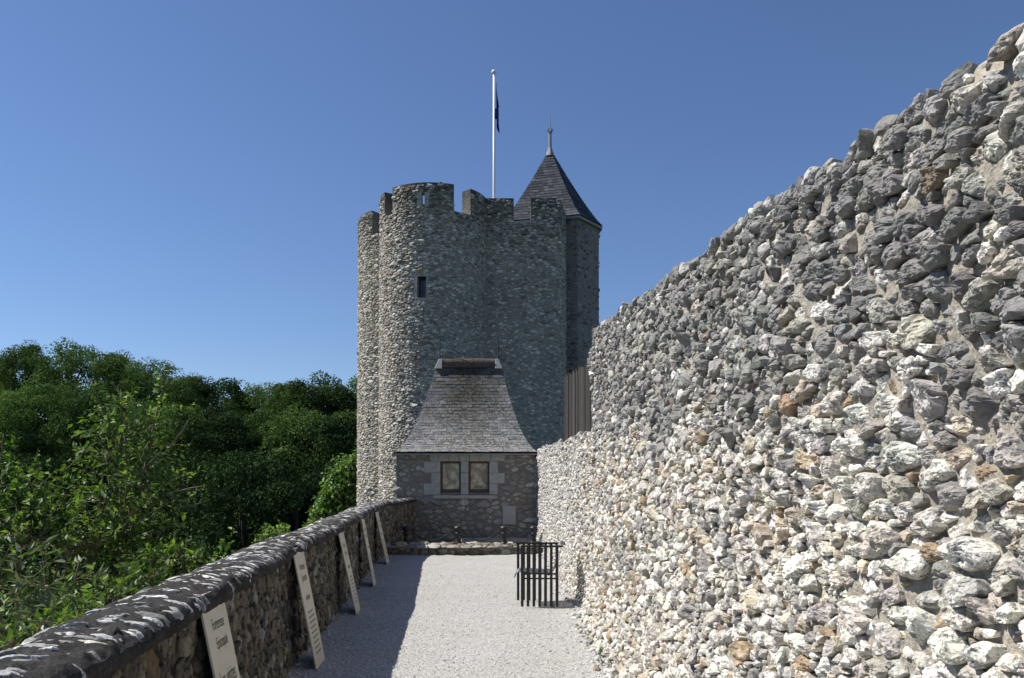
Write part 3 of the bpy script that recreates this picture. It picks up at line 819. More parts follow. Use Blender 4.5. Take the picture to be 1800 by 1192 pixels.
def shell(mb, u0, u1, z0, z1, thick, step=0.18, top=True, ends=True, z1b=None):
    m = max(2, int((u1 - u0) / step) + 1); un = np.linspace(u0, u1, m)
    L = kp.location
    def ring(z, w): return [tuple(Vector(q) - L) for q in keep_map(np.stack([un, np.full(m, z), np.full(m, w)], -1))]
    k = len(mb.v); mb.v += ring(z0, 0) + ring(z1, 0) + ring(z1, -thick) + ring(z0, -thick)
    for i in range(m - 1):
        a = k + i
        mb.f += [(a, a+1, a+m+1, a+m)]
        if top: mb.f += [(a+m, a+m+1, a+2*m+1, a+2*m)]
        mb.f += [(a+2*m, a+2*m+1, a+3*m+1, a+3*m)]
        mb.f += [(a+3*m, a+3*m+1, a+1, a)]
    if ends:
        mb.f += [(k, k+m, k+2*m, k+3*m), (k+m-1, k+4*m-1, k+3*m-1, k+2*m-1)]
    return mb
w = MB()
cuts = sorted([0, uw0, uw1, U[-1]])
shell(w, 0, uw0, ZB, ZT, 0.62); shell(w, uw1, U[-1], ZB, ZT, 0.62)
shell(w, uw0, uw1, ZB, zw0, 0.62); shell(w, uw0, uw1, zw1, ZT, 0.62)
w.build('wall', M['keep_mortar'], kp)
fl = MB(); pin = keep_map(np.stack([uu[::20], np.full(200, 13.0), np.full(200, -0.3)], -1))
fl.add([tuple(Vector(q) - kp.location) for q in pin], [tuple(range(200))]); fl.build('roof_deck', M['keep_mortar'], kp)
for i, (a, b) in enumerate(MER):
    mb = MB()
    if i == 2:
        # thinner in the embrasure round the slit
        shell(mb, a, us0 - 0.3, ZT + 0.003, ZM, 0.55); shell(mb, us1 + 0.3, b, ZT + 0.003, ZM, 0.55)
        shell(mb, us0 - 0.3, us0, ZT + 0.003, ZM, 0.16); shell(mb, us1, us1 + 0.3, ZT + 0.003, ZM, 0.16)
        shell(mb, us0, us1, ZT + 0.003, zs0, 0.16); shell(mb, us0, us1, zs1, ZM, 0.16)
    else:
        shell(mb, a, b, ZT + 0.003, ZM if i else ZM, 0.55)
    mb.build('merlon', M['keep_mortar'], kp)
# window in the lobe
def kbox(u0, u1, z0, z1, w0, w1, name, mat, parent=kp, bev=0):
    mb = MB(); L = kp.location
    q = keep_map(np.array([[u0, z0, w1], [u1, z0, w1], [u1, z0, w0], [u0, z0, w0], [u0, z1, w1], [u1, z1, w1], [u1, z1, w0], [u0, z1, w0]]))
    q = [tuple(Vector(p) - L) for p in q]
    mb.hexa(q[:4], q[4:]); return mb.build(name, mat, parent, bevel=bev)
win = kbox(uw0 + 0.04, uw1 - 0.04, zw0 + 0.04, zw1 - 0.04, -0.36, -0.33, 'window', M['dark_glass'])
kbox(uw0 + 0.14, uw0 + 0.17, zw0 + 0.04, zw1 - 0.04, -0.325, -0.30, 'glazing_bar', M['frame'], win)
kbox(uw0 - 0.10, uw1 + 0.10, zw0 - 0.12, zw0, -0.2, 0.035, 'window_sill', M['limestone'], kp, 0.01)
kbox(uw0 - 0.14, uw1 + 0.14, zw1, zw1 + 0.16, -0.2, 0.02, 'lintel', M['limestone'], kp, 0.01)
for k_ in range(3):
    zz0 = zw0 + (zw1 - zw0) * k_ / 3 + 0.005; zz1 = zw0 + (zw1 - zw0) * (k_ + 1) / 3 - 0.005
    kbox(uw1 + 0.003, uw1 + (0.16 if k_ % 2 else 0.10), zz0, zz1, -0.2, 0.018, 'jamb_stone', M['limestone'], kp, 0.008)
    kbox(uw0 - (0.14 if k_ % 2 else 0.22), uw0 - 0.003, zz0, zz1, -0.2, 0.018, 'jamb_stone', M['limestone'], kp, 0.008)
# dressed stones round the arrow slit
for (za, zb_) in ((zs0 - 0.12, zs0 + 0.2), (zs0 + 0.21, zs1 + 0.1)):
    kbox(us0 - 0.22, us0 - 0.002, za, zb_, -0.1, 0.03, 'slit_stone', M['limestone'], kp, 0.01)
    kbox(us1 + 0.002, us1 + 0.2, za, zb_, -0.1, 0.03, 'slit_stone', M['limestone'], kp, 0.01)
def in_keep(u, z):
    if uw0 - 0.24 < u < uw1 + 0.18 and zw0 - 0.16 < z < zw1 + 0.2: return False
    if us0 - 0.26 < u < us1 + 0.24 and zs0 - 0.16 < z < zs1 + 0.14: return False
    for s in (U[n_l2], U[n_l1], U[n_f]):
        if abs(u - s) < 0.05: return False
    if z > ZT - 0.04:
        return any(a + 0.12 < u < b - 0.12 for a, b in MER) and z < ZM - 0.12
    return True
pts = scatter(U[12], U[-1] - 0.2, -1.0, ZM, [(0.17, 0.6), (0.125, 7), (0.088, 70), (0.066, 200)], in_keep, 1.9, 51, 0.80)
rng = np.random.default_rng(52)
n = len(pts)
kcol = palette(rng, n, [(0.45, 0.435, 0.40), (0.37, 0.355, 0.325), (0.28, 0.265, 0.24), (0.18, 0.17, 0.155), (0.54, 0.525, 0.485), (0.31, 0.26, 0.19)], [26, 26, 20, 14, 8, 6])
topd = sstep(12.6, 14.6, pts[:, 1] + rng.normal(0, 0.5, n))[:, None]
kcol = kcol * (1 - 0.55 * topd * (rng.random((n, 1)) < 0.75))
kz = pts[:, 1]
kcol = np.minimum(kcol * np.array([1.19, 1.14, 1.06]), 0.72)
# the middle and right of the keep are pointed nearly flush: stones sit deeper there
flush = sstep(U[n_l2] + 4.6, U[n_l2] + 5.6, pts[:, 0]) * sstep(13, 11, kz)
knn.reach = 1.2
pk = stones(pts, np.full(n, 1), 53, 1.7, 0.007, 0.030, 0.13, 0.009, 0.14, 0.85, 12, 14, 0.15, 0.5, 0.02, 0.10)
for ii, A, T in pk: A[..., 2] += (0.003 - flush[ii] * 0.023)[:, None]
szk = np.where(pts[:, 0] > U[n_l2] - 0.5, pts[:, 2], 0)
big = set(np.argsort(-szk)[:220].tolist())
emit(pk, keep_map, lambda ii: kcol[ii], kp, M['keep_stone'], M['keep_stone'], big)
print('keep stones', n)

# ================================================================== STAIR TURRET
TX, TY = world_at(967, 0, 41.0)[:2]
tu = thing('stair_turret', 'polygonal stair turret with pointed slate roof behind the keep', 'turret', (TX, TY, ZB))
pl = np.array([(-84, -38), (46, -74), (91, -14), (84, 58), (0, 92), (-84, 50)]) / 34.1
ZE, ZA = 14.72, 18.85
wp = pl * 0.925
tw = MB(); nn_ = len(wp)
for i in range(nn_):
    a, b = wp[i], wp[(i+1) % nn_]
    tw.add([(a[0], a[1], 0), (b[0], b[1], 0), (b[0], b[1], ZE - 0.05 - ZB), (a[0], a[1], ZE - 0.05 - ZB)], [(0, 1, 2, 3)])
tw.build('wall', M['turret_wall'], tu)
def tur_map(i):
    a, b = wp[i], wp[(i+1) % nn_]; L_ = np.linalg.norm(b - a); e = (b - a) / L_; nv = np.array([e[1], -e[0]])
    return L_, lambda A: np.stack([TX + a[0] + e[0]*A[..., 0] + nv[0]*A[..., 2], TY + a[1] + e[1]*A[..., 0] + nv[1]*A[..., 2], A[..., 1]], -1)
for i in (0, 1):
    L_, mp = tur_map(i)
    pts = scatter(0.0, L_, 3.5, ZE - 0.2, [(0.16, 1), (0.11, 10), (0.08, 40)], lambda u, z: 0.06 < u < L_ - 0.06, 1.6, 65 + i, 0.95)
    rng = np.random.default_rng(66 + i)
    tc = palette(rng, len(pts), [(0.28, 0.265, 0.235), (0.22, 0.21, 0.185), (0.15, 0.14, 0.125), (0.34, 0.32, 0.29), (0.10, 0.095, 0.088)], [4, 4, 3, 1.5, 2])
    ps = stones(pts, np.full(len(pts), 1), 67 + i, 1.6, 0.014, 0.022, 0.1, 0.006, 0.12)
    for ii, A, T in ps: A[..., 2] -= 0.008
    emit(ps, mp, lambda ii: tc[ii], tu, M['keep_stone'], M['keep_stone'], set())
eb = MB(); ring0 = [(p[0]*0.99, p[1]*0.99, ZE - 0.16 - ZB) for p in pl]; ring1 = [(p[0]*0.99, p[1]*0.99, ZE - 0.015 - ZB) for p in pl]
eb.add(ring0 + ring1, [tuple(range(nn_))[::-1]] + [(i, (i+1) % nn_, nn_ + (i+1) % nn_, nn_ + i) for i in range(nn_)])
eb.build('eave_board', M['lead'], tu)
rf = MB()
rprof = lambda q: q ** 0.86
QS = np.linspace(0, 1, 30)
for i in range(nn_):
    a, b = pl[i], pl[(i+1) % nn_]
    for q0, q1 in zip(QS[:-1], QS[1:]):
        s0, s1 = 1 - rprof(q0), max(1 - rprof(q1), 0.02)
        z0, z1 = ZE + (ZA - ZE) * q0 - ZB - 0.03, ZE + (ZA - ZE) * q1 - ZB - 0.03
        rf.add([(a[0]*s0, a[1]*s0, z0), (b[0]*s0, b[1]*s0, z0), (b[0]*s1, b[1]*s1, z1), (a[0]*s1, a[1]*s1, z1)], [(0, 1, 2, 3)])
trf = rf.build('roof', M['dark'], tu)
def slates(parent, origin, face, nrows, width, mat, seed, limit, cols, lift=0.03, over=1.35, thick=0.014, stagger=True):
    """rows of overlapping slates on a curved slope; face(q) -> left point, right point (numpy 3-vectors)"""
    rng = np.random.default_rng(seed); quads = []
    for r_ in range(nrows):
        q0 = r_ / nrows; q1 = min(1.0, (r_ + over) / nrows)
        a0, b0 = face(q0); a1, b1 = face(q1)
        L0 = np.linalg.norm(b0 - a0); L1 = np.linalg.norm(b1 - a1)
        if L0 < 0.05: continue
        m = max(1, int(round(L0 / width)))
        ed = [0.0]; x = (0.5 if r_ % 2 else 1.0) * width / L0
        while x < 1 - 0.35 * width / L0:
            ed.append(x + rng.normal(0, 0.06) * width / L0); x += width / L0
        ed.append(1.0)
        e = (b0 - a0) / L0; up_ = ((a1 + b1) - (a0 + b0)) / 2; nv = np.cross(e, up_); nv /= np.linalg.norm(nv) + 1e-9
        for s, t in zip(ed[:-1], ed[1:]):
            gp = 0.004 / L0
            s_, t_ = s + gp, t - gp
            lo = rng.uniform(-0.006, 0.006); lz = lift + rng.uniform(-0.004, 0.005)
            upn = up_ / np.linalg.norm(up_)
            p0 = a0 + e*L0*s_ + nv*lz + upn*lo; p1 = a0 + e*L0*t_ + nv*(lz + rng.normal(0, 0.002)) + upn*lo
            # keep the sides square where there is room, follow the hip at the ends
            def at_top(t): return a1 + (b1 - a1) * t
            w0 = p0 - nv*lz; lft = s <= 0; rgt = t >= 1
            off = np.dot(a1 - a0, e)
            xs_, xt_ = L0*s_, L0*t_
            xt0 = off + (0 if lft else max(0, xs_ - off)); xt1 = off + (L1 if rgt else min(L1, xt_ - off))
            if xt1 < xt0 + 0.01: xt1 = xt0 + 0.01
            base1 = a1 - e*off
            p3 = base1 + e*xt0 + nv*0.004; p2 = base1 + e*xt1 + nv*0.004
            quads.append((p0, p1, p2, p3, nv))
    c = np.array(cols)
    made = 0; stuff = MB(); sc = []
    for (p0, p1, p2, p3, nv) in quads:
        cc = c[rng.integers(len(c))] * rng.uniform(0.82, 1.18)
        th = nv * thick
        vs = np.array([p0 - th, p1 - th, p2 - th*0.2, p3 - th*0.2, p0, p1, p2, p3])
        fs = [(4,5,6,7), (0,1,5,4), (1,2,6,5), (2,3,7,6), (3,0,4,7), (3,2,1,0)]
        if made < limit:
            ctr = vs.mean(0)
            me = mesh_np('slate', vs - ctr, np.array(fs), mat, np.repeat(cc[None], 8, 0), False)
            o = link('slate', me, parent, Vector(ctr) - Vector(origin)); made += 1
        else:
            stuff.add([tuple(v - np.array(origin)) for v in vs], fs); sc += [cc] * 8
    if stuff.v:
        o = link('slating', mesh_np('slating', np.array(stuff.v), np.array(stuff.f), mat, np.array(sc), False), parent); o['kind'] = 'stuff'
SLC = [(0.052, 0.058, 0.07), (0.066, 0.072, 0.085), (0.042, 0.046, 0.056), (0.08, 0.085, 0.096)]
to = np.array([TX, TY, 0.0])
def tface(i):
    a, b = pl[i], pl[(i+1) % nn_]
    def f(q):
        s = max(1 - rprof(q), 0.03); z = ZE + (ZA - ZE) * q
        return np.array([a[0]*s + TX, a[1]*s + TY, z]), np.array([b[0]*s + TX, b[1]*s + TY, z])
    return f
slates(trf, tu.location, tface(0), 26, 0.27, M['slate_turret'], 61, 180, SLC, 0.02)
slates(trf, tu.location, tface(1), 26, 0.27, M['slate_turret'], 62, 90, SLC, 0.02)
slates(trf, tu.location, tface(5), 26, 0.27, M['slate_turret'], 63, 0, SLC, 0.02)
fb = MB(); z0 = ZA - ZB
fb.lathe([(0.24, -0.42), (0.17, -0.2), (0.15, -0.17), (0.10, 0.0), (0.085, 0.02), (0.075, 0.75), (0.11, 0.82), (0.05, 0.9), (0.022, 0.95), (0.018, 1.75), (0.004, 1.85)], (0, 0, z0), 8)
fin = fb.build('finial', M['lead'], tu)
cr = MB()
for k_ in range(6):
    t = k_ * math.pi / 3
    cr.tube([(0.08*math.cos(t), 0.08*math.sin(t), z0 + 0.84), (0.15*math.cos(t), 0.15*math.sin(t), z0 + 0.95), (0.12*math.cos(t), 0.12*math.sin(t), z0 + 1.02)], [0.022, 0.02, 0.012], 5)
cr.build('finial_leaf', M['iron'], tu)

# ================================================================== FLAGPOLE AND FLAG
FX, FY, _ = world_at(868.6, 0, 39.0)
fp = thing('flagpole', 'white metal flagpole rising from the top of the keep', 'flagpole', (FX, FY, 13.0))
pm = MB(); ztop = 1.6 + 722 * 39 / F
pm.lathe([(0.075, 0), (0.075, 0.4), (0.068, 3), (0.058, ztop - 13.05)], (0, 0, 0), 12); pm.build('pole', M['white_pole'], fp, True)
bm_ = MB(); bm_.lathe([(0.02, ztop - 13.06), (0.11, ztop - 13.03), (0.13, ztop - 12.97), (0.11, ztop - 12.9), (0.03, ztop - 12.87)], (0, 0, 0), 12); bm_.build('truck', M['white_pole'], fp, True)
zf = 1.6 + 705 * 39 / F
nu, nv_ = 26, 40; VF = []
for j in range(nv_):
    t = j / (nv_ - 1); z = -t * 2.25
    wd = 0.035 + 0.19 * min(1, t * 1.35) ** 1.2 - 0.05 * max(0, t - 0.75)
    for i in range(nu):
        s = i / (nu - 1)
        fold = math.sin(s * 15 + t * 2.5)
        VF.append((0.09 + wd * (0.12 + 0.88 * s) * (0.8 + 0.2 * math.sin(t * 9 + s * 4)) - (0.20 if (s > 0.72 and t > 0.5 and t < 0.72) else 0.0) * (s - 0.72) * 3.4,
                   0.10 * fold * (0.2 + t) - 0.03, z - 0.22 * s * (t ** 0.7) * (1 if t < 0.97 else 1.1) + 0.05*math.sin(s*11)*t))
idx = np.arange(nu*nv_).reshape(nv_, nu)
Q = np.stack([idx[:-1, :-1], idx[1:, :-1], idx[1:, 1:], idx[:-1, 1:]], -1).reshape(-1, 4)
fo = link('flag', mesh_np('flag', np.array(VF), Q, M['flag']), None, (FX, FY, zf))
tag(fo, 'dark blue flag with yellow stars hanging limp from the white pole', 'flag')

# ================================================================== LODGE (small building with steep slate roof)
PY, PX0, PX1, PB, PE = 20.4, -2.96, 0.58, -0.6, 2.42
PD = 24.6
lg = thing('stone_lodge', 'small stone lodge with steep flared slate roof and twin windows', 'building', ((PX0+PX1)/2, PY, 0))
L0 = Vector(lg.location)
def LW(x0, x1, y0, y1, z0, z1, name, mat, parent=lg, bev=0.0):
    mb = MB(); mb.box(x0 - L0.x, x1 - L0.x, y0 - L0.y, y1 - L0.y, z0, z1); return mb.build(name, mat, parent, bevel=bev)
sL = F / PY
def pxX(x): return (x - 900) / sL
def pyZ(y): return 1.6 + (850 - y) / sL
WZ0, WZ1 = pyZ(866), pyZ(811)
wins = [(pxX(774), pxX(810)), (pxX(823.5), pxX(860))]
mb = MB()
def lwall(x0, x1, z0, z1): mb.box(x0 - L0.x, x1 - L0.x, 0, 0.45, z0, z1)
lwall(PX0, wins[0][0], PB, PE); lwall(wins[0][1], wins[1][0], PB, PE); lwall(wins[1][1], PX1, PB, PE)
for a, b in wins: lwall(a, b, PB, WZ0); lwall(a, b, WZ1, PE)
mb.box(PX0 - L0.x, PX0 + 0.45 - L0.x, 0.45, PD - PY, PB, PE); mb.box(PX1 - 0.45 - L0.x, PX1 - L0.x, 0.45, PD - PY, PB, PE)
mb.box(PX0 + 0.45 - L0.x, PX1 - 0.45 - L0.x, PD - PY - 0.4, PD - PY, PB, PE)
mb.build('wall', M['lodge_mortar'], lg)
LW(PX0 + 0.3, PX1 - 0.3, PY + 0.9, PY + 0.95, PB, PE, 'inner_partition', M['dark'])
# windows
for a, b in wins:
    fr = MB(); f = 0.05; y0, y1 = 0.14, 0.20
    fr.box(a - L0.x, a + f - L0.x, y0, y1, WZ0, WZ1); fr.box(b - f - L0.x, b - L0.x, y0, y1, WZ0, WZ1)
    fr.box(a + f - L0.x, b - f - L0.x, y0, y1, WZ1 - f, WZ1); fr.box(a + f - L0.x, b - f - L0.x, y0, y1, WZ0, WZ0 + 0.085)
    wf = fr.build('window', M['frame'], lg)
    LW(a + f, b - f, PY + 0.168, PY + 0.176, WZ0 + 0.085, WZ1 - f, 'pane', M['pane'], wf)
# dressed stones: lintel voussoirs, jambs, mullion, sill
lx = [757, 772, 789, 807, 825, 843, 861, 887]
for i in range(len(lx) - 1):
    x0, x1 = pxX(lx[i]) + 0.004, pxX(lx[i+1]) - 0.004
    sl = (i - 3) * 0.018
    m_ = MB(); z0, z1 = WZ1 + 0.004, PE - 0.02
    m_.hexa([(x0 - L0.x, -0.024, z0), (x1 - L0.x, -0.024, z0), (x1 - L0.x, 0.1, z0), (x0 - L0.x, 0.1, z0)],
            [(x0 + sl - L0.x, -0.024, z1), (x1 + sl + 0.0 - L0.x, -0.024, z1), (x1 + sl - L0.x, 0.1, z1), (x0 + sl - L0.x, 0.1, z1)])
    m_.build('lintel_stone', M['limestone'], lg, bevel=0.006)
yb = [811, 831, 850, 870]
for k_ in range(3):
    z1, z0 = pyZ(yb[k_]) - 0.003, pyZ(yb[k_+1]) + 0.003
    xl = 745 if k_ % 2 == 0 else 758
    LW(pxX(xl), wins[0][0] - 0.002, PY - 0.02, PY + 0.13, z0, z1, 'jamb_stone', M['limestone'], lg, 0.006)
    xr = 875 if k_ % 2 == 0 else 887
    LW(wins[1][1] + 0.002, pxX(xr), PY - 0.02, PY + 0.13, z0, z1, 'jamb_stone', M['limestone'], lg, 0.006)
    LW(wins[0][1] + 0.002, wins[1][0] - 0.002, PY - 0.02, PY + 0.13, z0, z1, 'mullion_stone', M['limestone'], lg, 0.006)
LW(pxX(762), pxX(874), PY - 0.11, PY + 0.13, pyZ(876.5), pyZ(870.5), 'window_sill', M['limestone'], lg, 0.012)
mt = LW(pxX(883), pxX(907), PY - 0.035, PY + 0.05, pyZ(922), pyZ(889), 'meter_box', M['meter'], lg, 0.004)
LW(pxX(884), pxX(906), PY - 0.044, PY - 0.036, pyZ(921), pyZ(890), 'meter_door', M['meter'], mt, 0.003)
LW(pxX(812), pxX(938), PY - 0.36, PY - 0.001, -0.1, 0.215, 'stone_ledge', M['ledge'], lg, 0.02)
# rubble of the front
def lodge_map(A): return np.stack([A[..., 0], PY - A[..., 2], A[..., 1]], -1)
def in_lodge(u, z):
    if pxX(741) < u < pxX(891) and pyZ(880) < z: return not (pxX(754) < u < pxX(879)) and not (WZ0 - 0.1 < z) and z < PE
    if pxX(880) < u < pxX(910) and pyZ(925) < z < pyZ(886): return False
    return z < PE - 0.08
pts = scatter(PX0 + 0.07, PX1 - 0.07, 0.0, PE, [(0.13, 8), (0.10, 40), (0.075, 120), (0.05, 120)], in_lodge, 1.45, 71, 0.86)
rng = np.random.default_rng(72)
lc = palette(rng, len(pts), [(0.36, 0.335, 0.29), (0.30, 0.28, 0.24), (0.24, 0.225, 0.195), (0.42, 0.395, 0.35), (0.27, 0.22, 0.165)], [4, 5, 4, 2, 1])
knn.reach = 0.9
pr = stones(pts, np.full(len(pts), 3), 73, 1.45, 0.02, 0.022, 0.10, 0.006, 0.09, 0.9, 12, 8, 0.25, 0.5, 0.02, 0.14)
for ii, A, T in pr: A[..., 2] -= 0.008
emit(pr, lodge_map, lambda ii: lc[ii], lg, M['lodge_stone'], M['lodge_stone'], set(np.argsort(-pts[:, 2])[:300].tolist()))
print('lodge stones', len(pts))
# roof: four flared slopes meeting at a short ridge
EX0, EX1, EY0, EY1, EZ = -3.06, 0.68, PY - 0.22, PD + 0.2, 2.40
RX0, RX1, RY, RZ = (769 - 900) * 22.4 / F, (880 - 900) * 22.4 / F, 22.4, 1.6 + (850 - 640) * 22.4 / F
rr = lambda q: q ** 0.58
def rect(q):
    r = rr(q); z = EZ + (RZ - EZ) * q
    return (EX0 + (RX0 - EX0)*r, EX1 + (RX1 - EX1)*r, EY0 + (RY - 0.06 - EY0)*r, EY1 + (RY + 0.06 - EY1)*r, z)
rb = MB(); QS = np.linspace(0, 1, 36) ** 1.4
for q0, q1 in zip(QS[:-1], QS[1:]):
    A_, B_ = rect(q0), rect(q1); za, zb_ = A_[4] - 0.035, B_[4] - 0.035
    ca = [(A_[0], A_[2]), (A_[1], A_[2]), (A_[1], A_[3]), (A_[0], A_[3])]; cb2 = [(B_[0], B_[2]), (B_[1], B_[2]), (B_[1], B_[3]), (B_[0], B_[3])]
    for i in range(4):
        j = (i+1) % 4
        rb.add([tuple(Vector((*ca[i], za)) - L0), tuple(Vector((*ca[j], za)) - L0), tuple(Vector((*cb2[j], zb_)) - L0), tuple(Vector((*cb2[i], zb_)) - L0)], [(0, 1, 2, 3)])
A_ = rect(0)
rb.add([tuple(Vector((x, y, EZ - 0.036)) - L0) for x, y in ((A_[0], A_[2]), (A_[1], A_[2]), (A_[1], A_[3]), (A_[0], A_[3]))], [(3, 2, 1, 0)])
roof = rb.build('roof', M['dark'], lg)
def lface(side):
    def f(q):
        # rows evenly spaced along the slope rather than in height
        q = q ** 1.25
        x0, x1, y0, y1, z = rect(q)
        P = {'f': ((x0, y0), (x1, y0)), 'r': ((x1, y0), (x1, y1)), 'b': ((x1, y1), (x0, y1)), 'l': ((x0, y1), (x0, y0))}[side]
        return np.array([*P[0], z]), np.array([*P[1], z])
    return f
SLL = [(0.12, 0.12, 0.124), (0.15, 0.15, 0.154), (0.088, 0.086, 0.088), (0.19, 0.186, 0.183), (0.12, 0.108, 0.095)]
slates(roof, L0, lface('f'), 30, 0.205, M['slate'], 81, 300, SLL, 0.012)
slates(roof, L0, lface('l'), 30, 0.205, M['slate'], 82, 0, SLL, 0.012)
slates(roof, L0, lface('r'), 30, 0.205, M['slate'], 83, 0, SLL, 0.012)
slates(roof, L0, lface('b'), 30, 0.205, M['slate'], 84, 0, SLL, 0.012)
# gutter line under the front slates
gm = MB(); gm.box(EX0 + 0.02 - L0.x, EX1 - 0.02 - L0.x, EY0 + 0.01 - L0.y, EY0 + 0.1 - L0.y, EZ - 0.075, EZ - 0.04); gm.build('eave_board', M['lead'], lg)
# ridge tiles and lead ends
nt = 5
for k_ in range(nt):
    x0 = RX0 + 0.16 + (RX1 - RX0 - 0.32) * k_ / nt; x1 = RX0 + 0.16 + (RX1 - RX0 - 0.32) * (k_ + 1) / nt - 0.012
    m_ = MB(); n_ = 9; rA, rB = 0.15, 0.125
    vs = []
    for x in (x0, x1):
        for r_ in (rA, rB):
            for j in range(n_):
                t = math.pi * (j / (n_ - 1))
                vs.append((x - L0.x, RY - L0.y + r_*1.0*math.cos(t), RZ - 0.02 + 0.008 * (k_ % 2) + r_*1.15*math.sin(t)))
    fs = []
    for j in range(n_ - 1):
        fs += [(j, j+1, 2*n_+j+1, 2*n_+j), (n_+j+1, n_+j, 3*n_+j, 3*n_+j+1), (j+1, j, n_+j, n_+j+1), (2*n_+j, 2*n_+j+1, 3*n_+j+1, 3*n_+j)]
    fs += [(0, 2*n_, 3*n_, n_), (n_-1, 2*n_-1, 4*n_-1, 3*n_-1)]
    m_.add(vs, fs); m_.build('ridge_tile', M['terracotta'], roof)
m_ = MB(); m_.box(RX0 + 0.14 - L0.x, RX1 - 0.14 - L0.x, RY - 0.2 - L0.y, RY + 0.2 - L0.y, RZ - 0.12, RZ - 0.022); m_.build('ridge_bed', M['terracotta'], roof)
for x0, sgn in ((RX0, 1), (RX1, -1)):
    m_ = MB()
    a, b = x0 - 0.06*sgn, x0 + 0.15*sgn
    lo, hi = min(a, b), max(a, b)
    tip = x0 + 0.05*sgn
    t0, t1 = (tip, hi) if sgn > 0 else (lo, tip)
    m_.hexa([(lo - L0.x, RY - 0.24 - L0.y, RZ - 0.16), (hi - L0.x, RY - 0.24 - L0.y, RZ - 0.16), (hi - L0.x, RY + 0.24 - L0.y, RZ - 0.16), (lo - L0.x, RY + 0.24 - L0.y, RZ - 0.16)],
            [(t0 - L0.x, RY - 0.12 - L0.y, RZ + 0.13), (t1 - L0.x, RY - 0.12 - L0.y, RZ + 0.13), (t1 - L0.x, RY + 0.12 - L0.y, RZ + 0.13), (t0 - L0.x, RY + 0.12 - L0.y, RZ + 0.13)])
    m_.build('ridge_flashing', M['lead'], roof, bevel=0.01)
    m_ = MB(); xx_ = x0 + 0.07*sgn - L0.x
    hh = 0.98 if sgn > 0 else 0.72
    m_.lathe([(0.05, 0.12), (0.03, 0.22), (0.016, 0.24), (0.014, 0.42), (0.03, 0.46), (0.014, 0.5), (0.009, hh), (0.002, hh + 0.08)], (xx_, RY - L0.y, RZ), 6)
    m_.build('roof_spike', M['iron'], roof)

# ================================================================== BOLLARDS AND CHAINS
BY = 18.42
bx = [world_at(x, 0, BY)[0] for x in (714, 805, 886, 938)]
bl = ['leftmost iron bollard in the dark corner beside the parapet', 'iron bollard left of the window centre carrying two chains',
      'iron bollard below the grey meter door carrying two chains', 'rightmost iron bollard against the end of the flint wall']
prof = [(0.105, 0.0), (0.105, 0.025), (0.085, 0.04), (0.06, 0.10), (0.05, 0.16), (0.05, 0.22), (0.078, 0.235), (0.078, 0.26), (0.055, 0.275), (0.06, 0.33), (0.085, 0.345), (0.092, 0.37), (0.085, 0.395), (0.055, 0.42), (0.02, 0.43)]
for i, x in enumerate(bx):
    b = thing('iron_bollard', bl[i], 'bollard', (x, BY, KH - 0.02), 'cast iron bollards on the kerb wall')
    m_ = MB(); m_.lathe([(r*1.0, z*1.0) for r, z in prof], (0, 0, 0), 14); m_.build('post', M['iron'], b, True)
    m_ = MB()
    for s in (-1, 1):
        m_.tube([(0.05*s, -0.02, 0.33), (0.10*s, -0.03, 0.345), (0.12*s, -0.03, 0.32)], [0.012, 0.012, 0.01], 5)
    m_.build('chain_hook', M['iron'], b)
def torus(mb, c, d, upv, L, w, r, n=10, m=5):
    d = Vector(d).normalized(); a = d.cross(Vector(upv)).normalized(); k = len(mb.v); b2 = d.cross(a)
    for i in range(n):
        t = 2*math.pi*i/n; ctr = Vector(c) + d*(L*math.cos(t)) + a*(w*math.sin(t))
        rad = (d*math.cos(t) + a*math.sin(t)).normalized()
        for j in range(m):
            s = 2*math.pi*j/m; mb.v.append(tuple(ctr + rad*(r*math.cos(s)) + b2*(r*math.sin(s))))
    for i in range(n):
        for j in range(m):
            mb.f.append((k+i*m+j, k+((i+1) % n)*m+j, k+((i+1) % n)*m+(j+1) % m, k+i*m+(j+1) % m))
cl = ['iron chain in a deep sag between the leftmost and second bollards', 'iron chain in front of the pale ledge between the middle bollards', 'short iron chain between the meter door bollard and the flint wall']
for i in range(3):
    x0, x1 = bx[i] + 0.11, bx[i+1] - 0.11; zt = KH + 0.31; sag = 0.24 if i < 2 else 0.14
    ch = thing('hanging_chain', cl[i], 'chain', (x0, BY - 0.03, zt), 'chains hung between the bollards')
    P = [Vector(((x1 - x0)*t, 0, -sag*(1 - (2*t - 1)**2))) for t in np.linspace(0, 1, 200)]
    cum = [0]
    for a, b in zip(P[:-1], P[1:]): cum.append(cum[-1] + (b - a).length)
    nl = int(cum[-1] / 0.05)
    for k_ in range(nl):
        s = cum[-1]*(k_ + 0.5)/nl; j = int(np.searchsorted(cum, s)); j = min(max(j, 1), 199)
        m_ = MB(); torus(m_, (0, 0, 0), P[j] - P[j-1], (0, 1, 0) if k_ % 2 else (0.0, 0.3, 1), 0.030, 0.017, 0.0065, 8, 4)
        o = m_.build('link', M['iron'], ch, True); o.location = P[j]

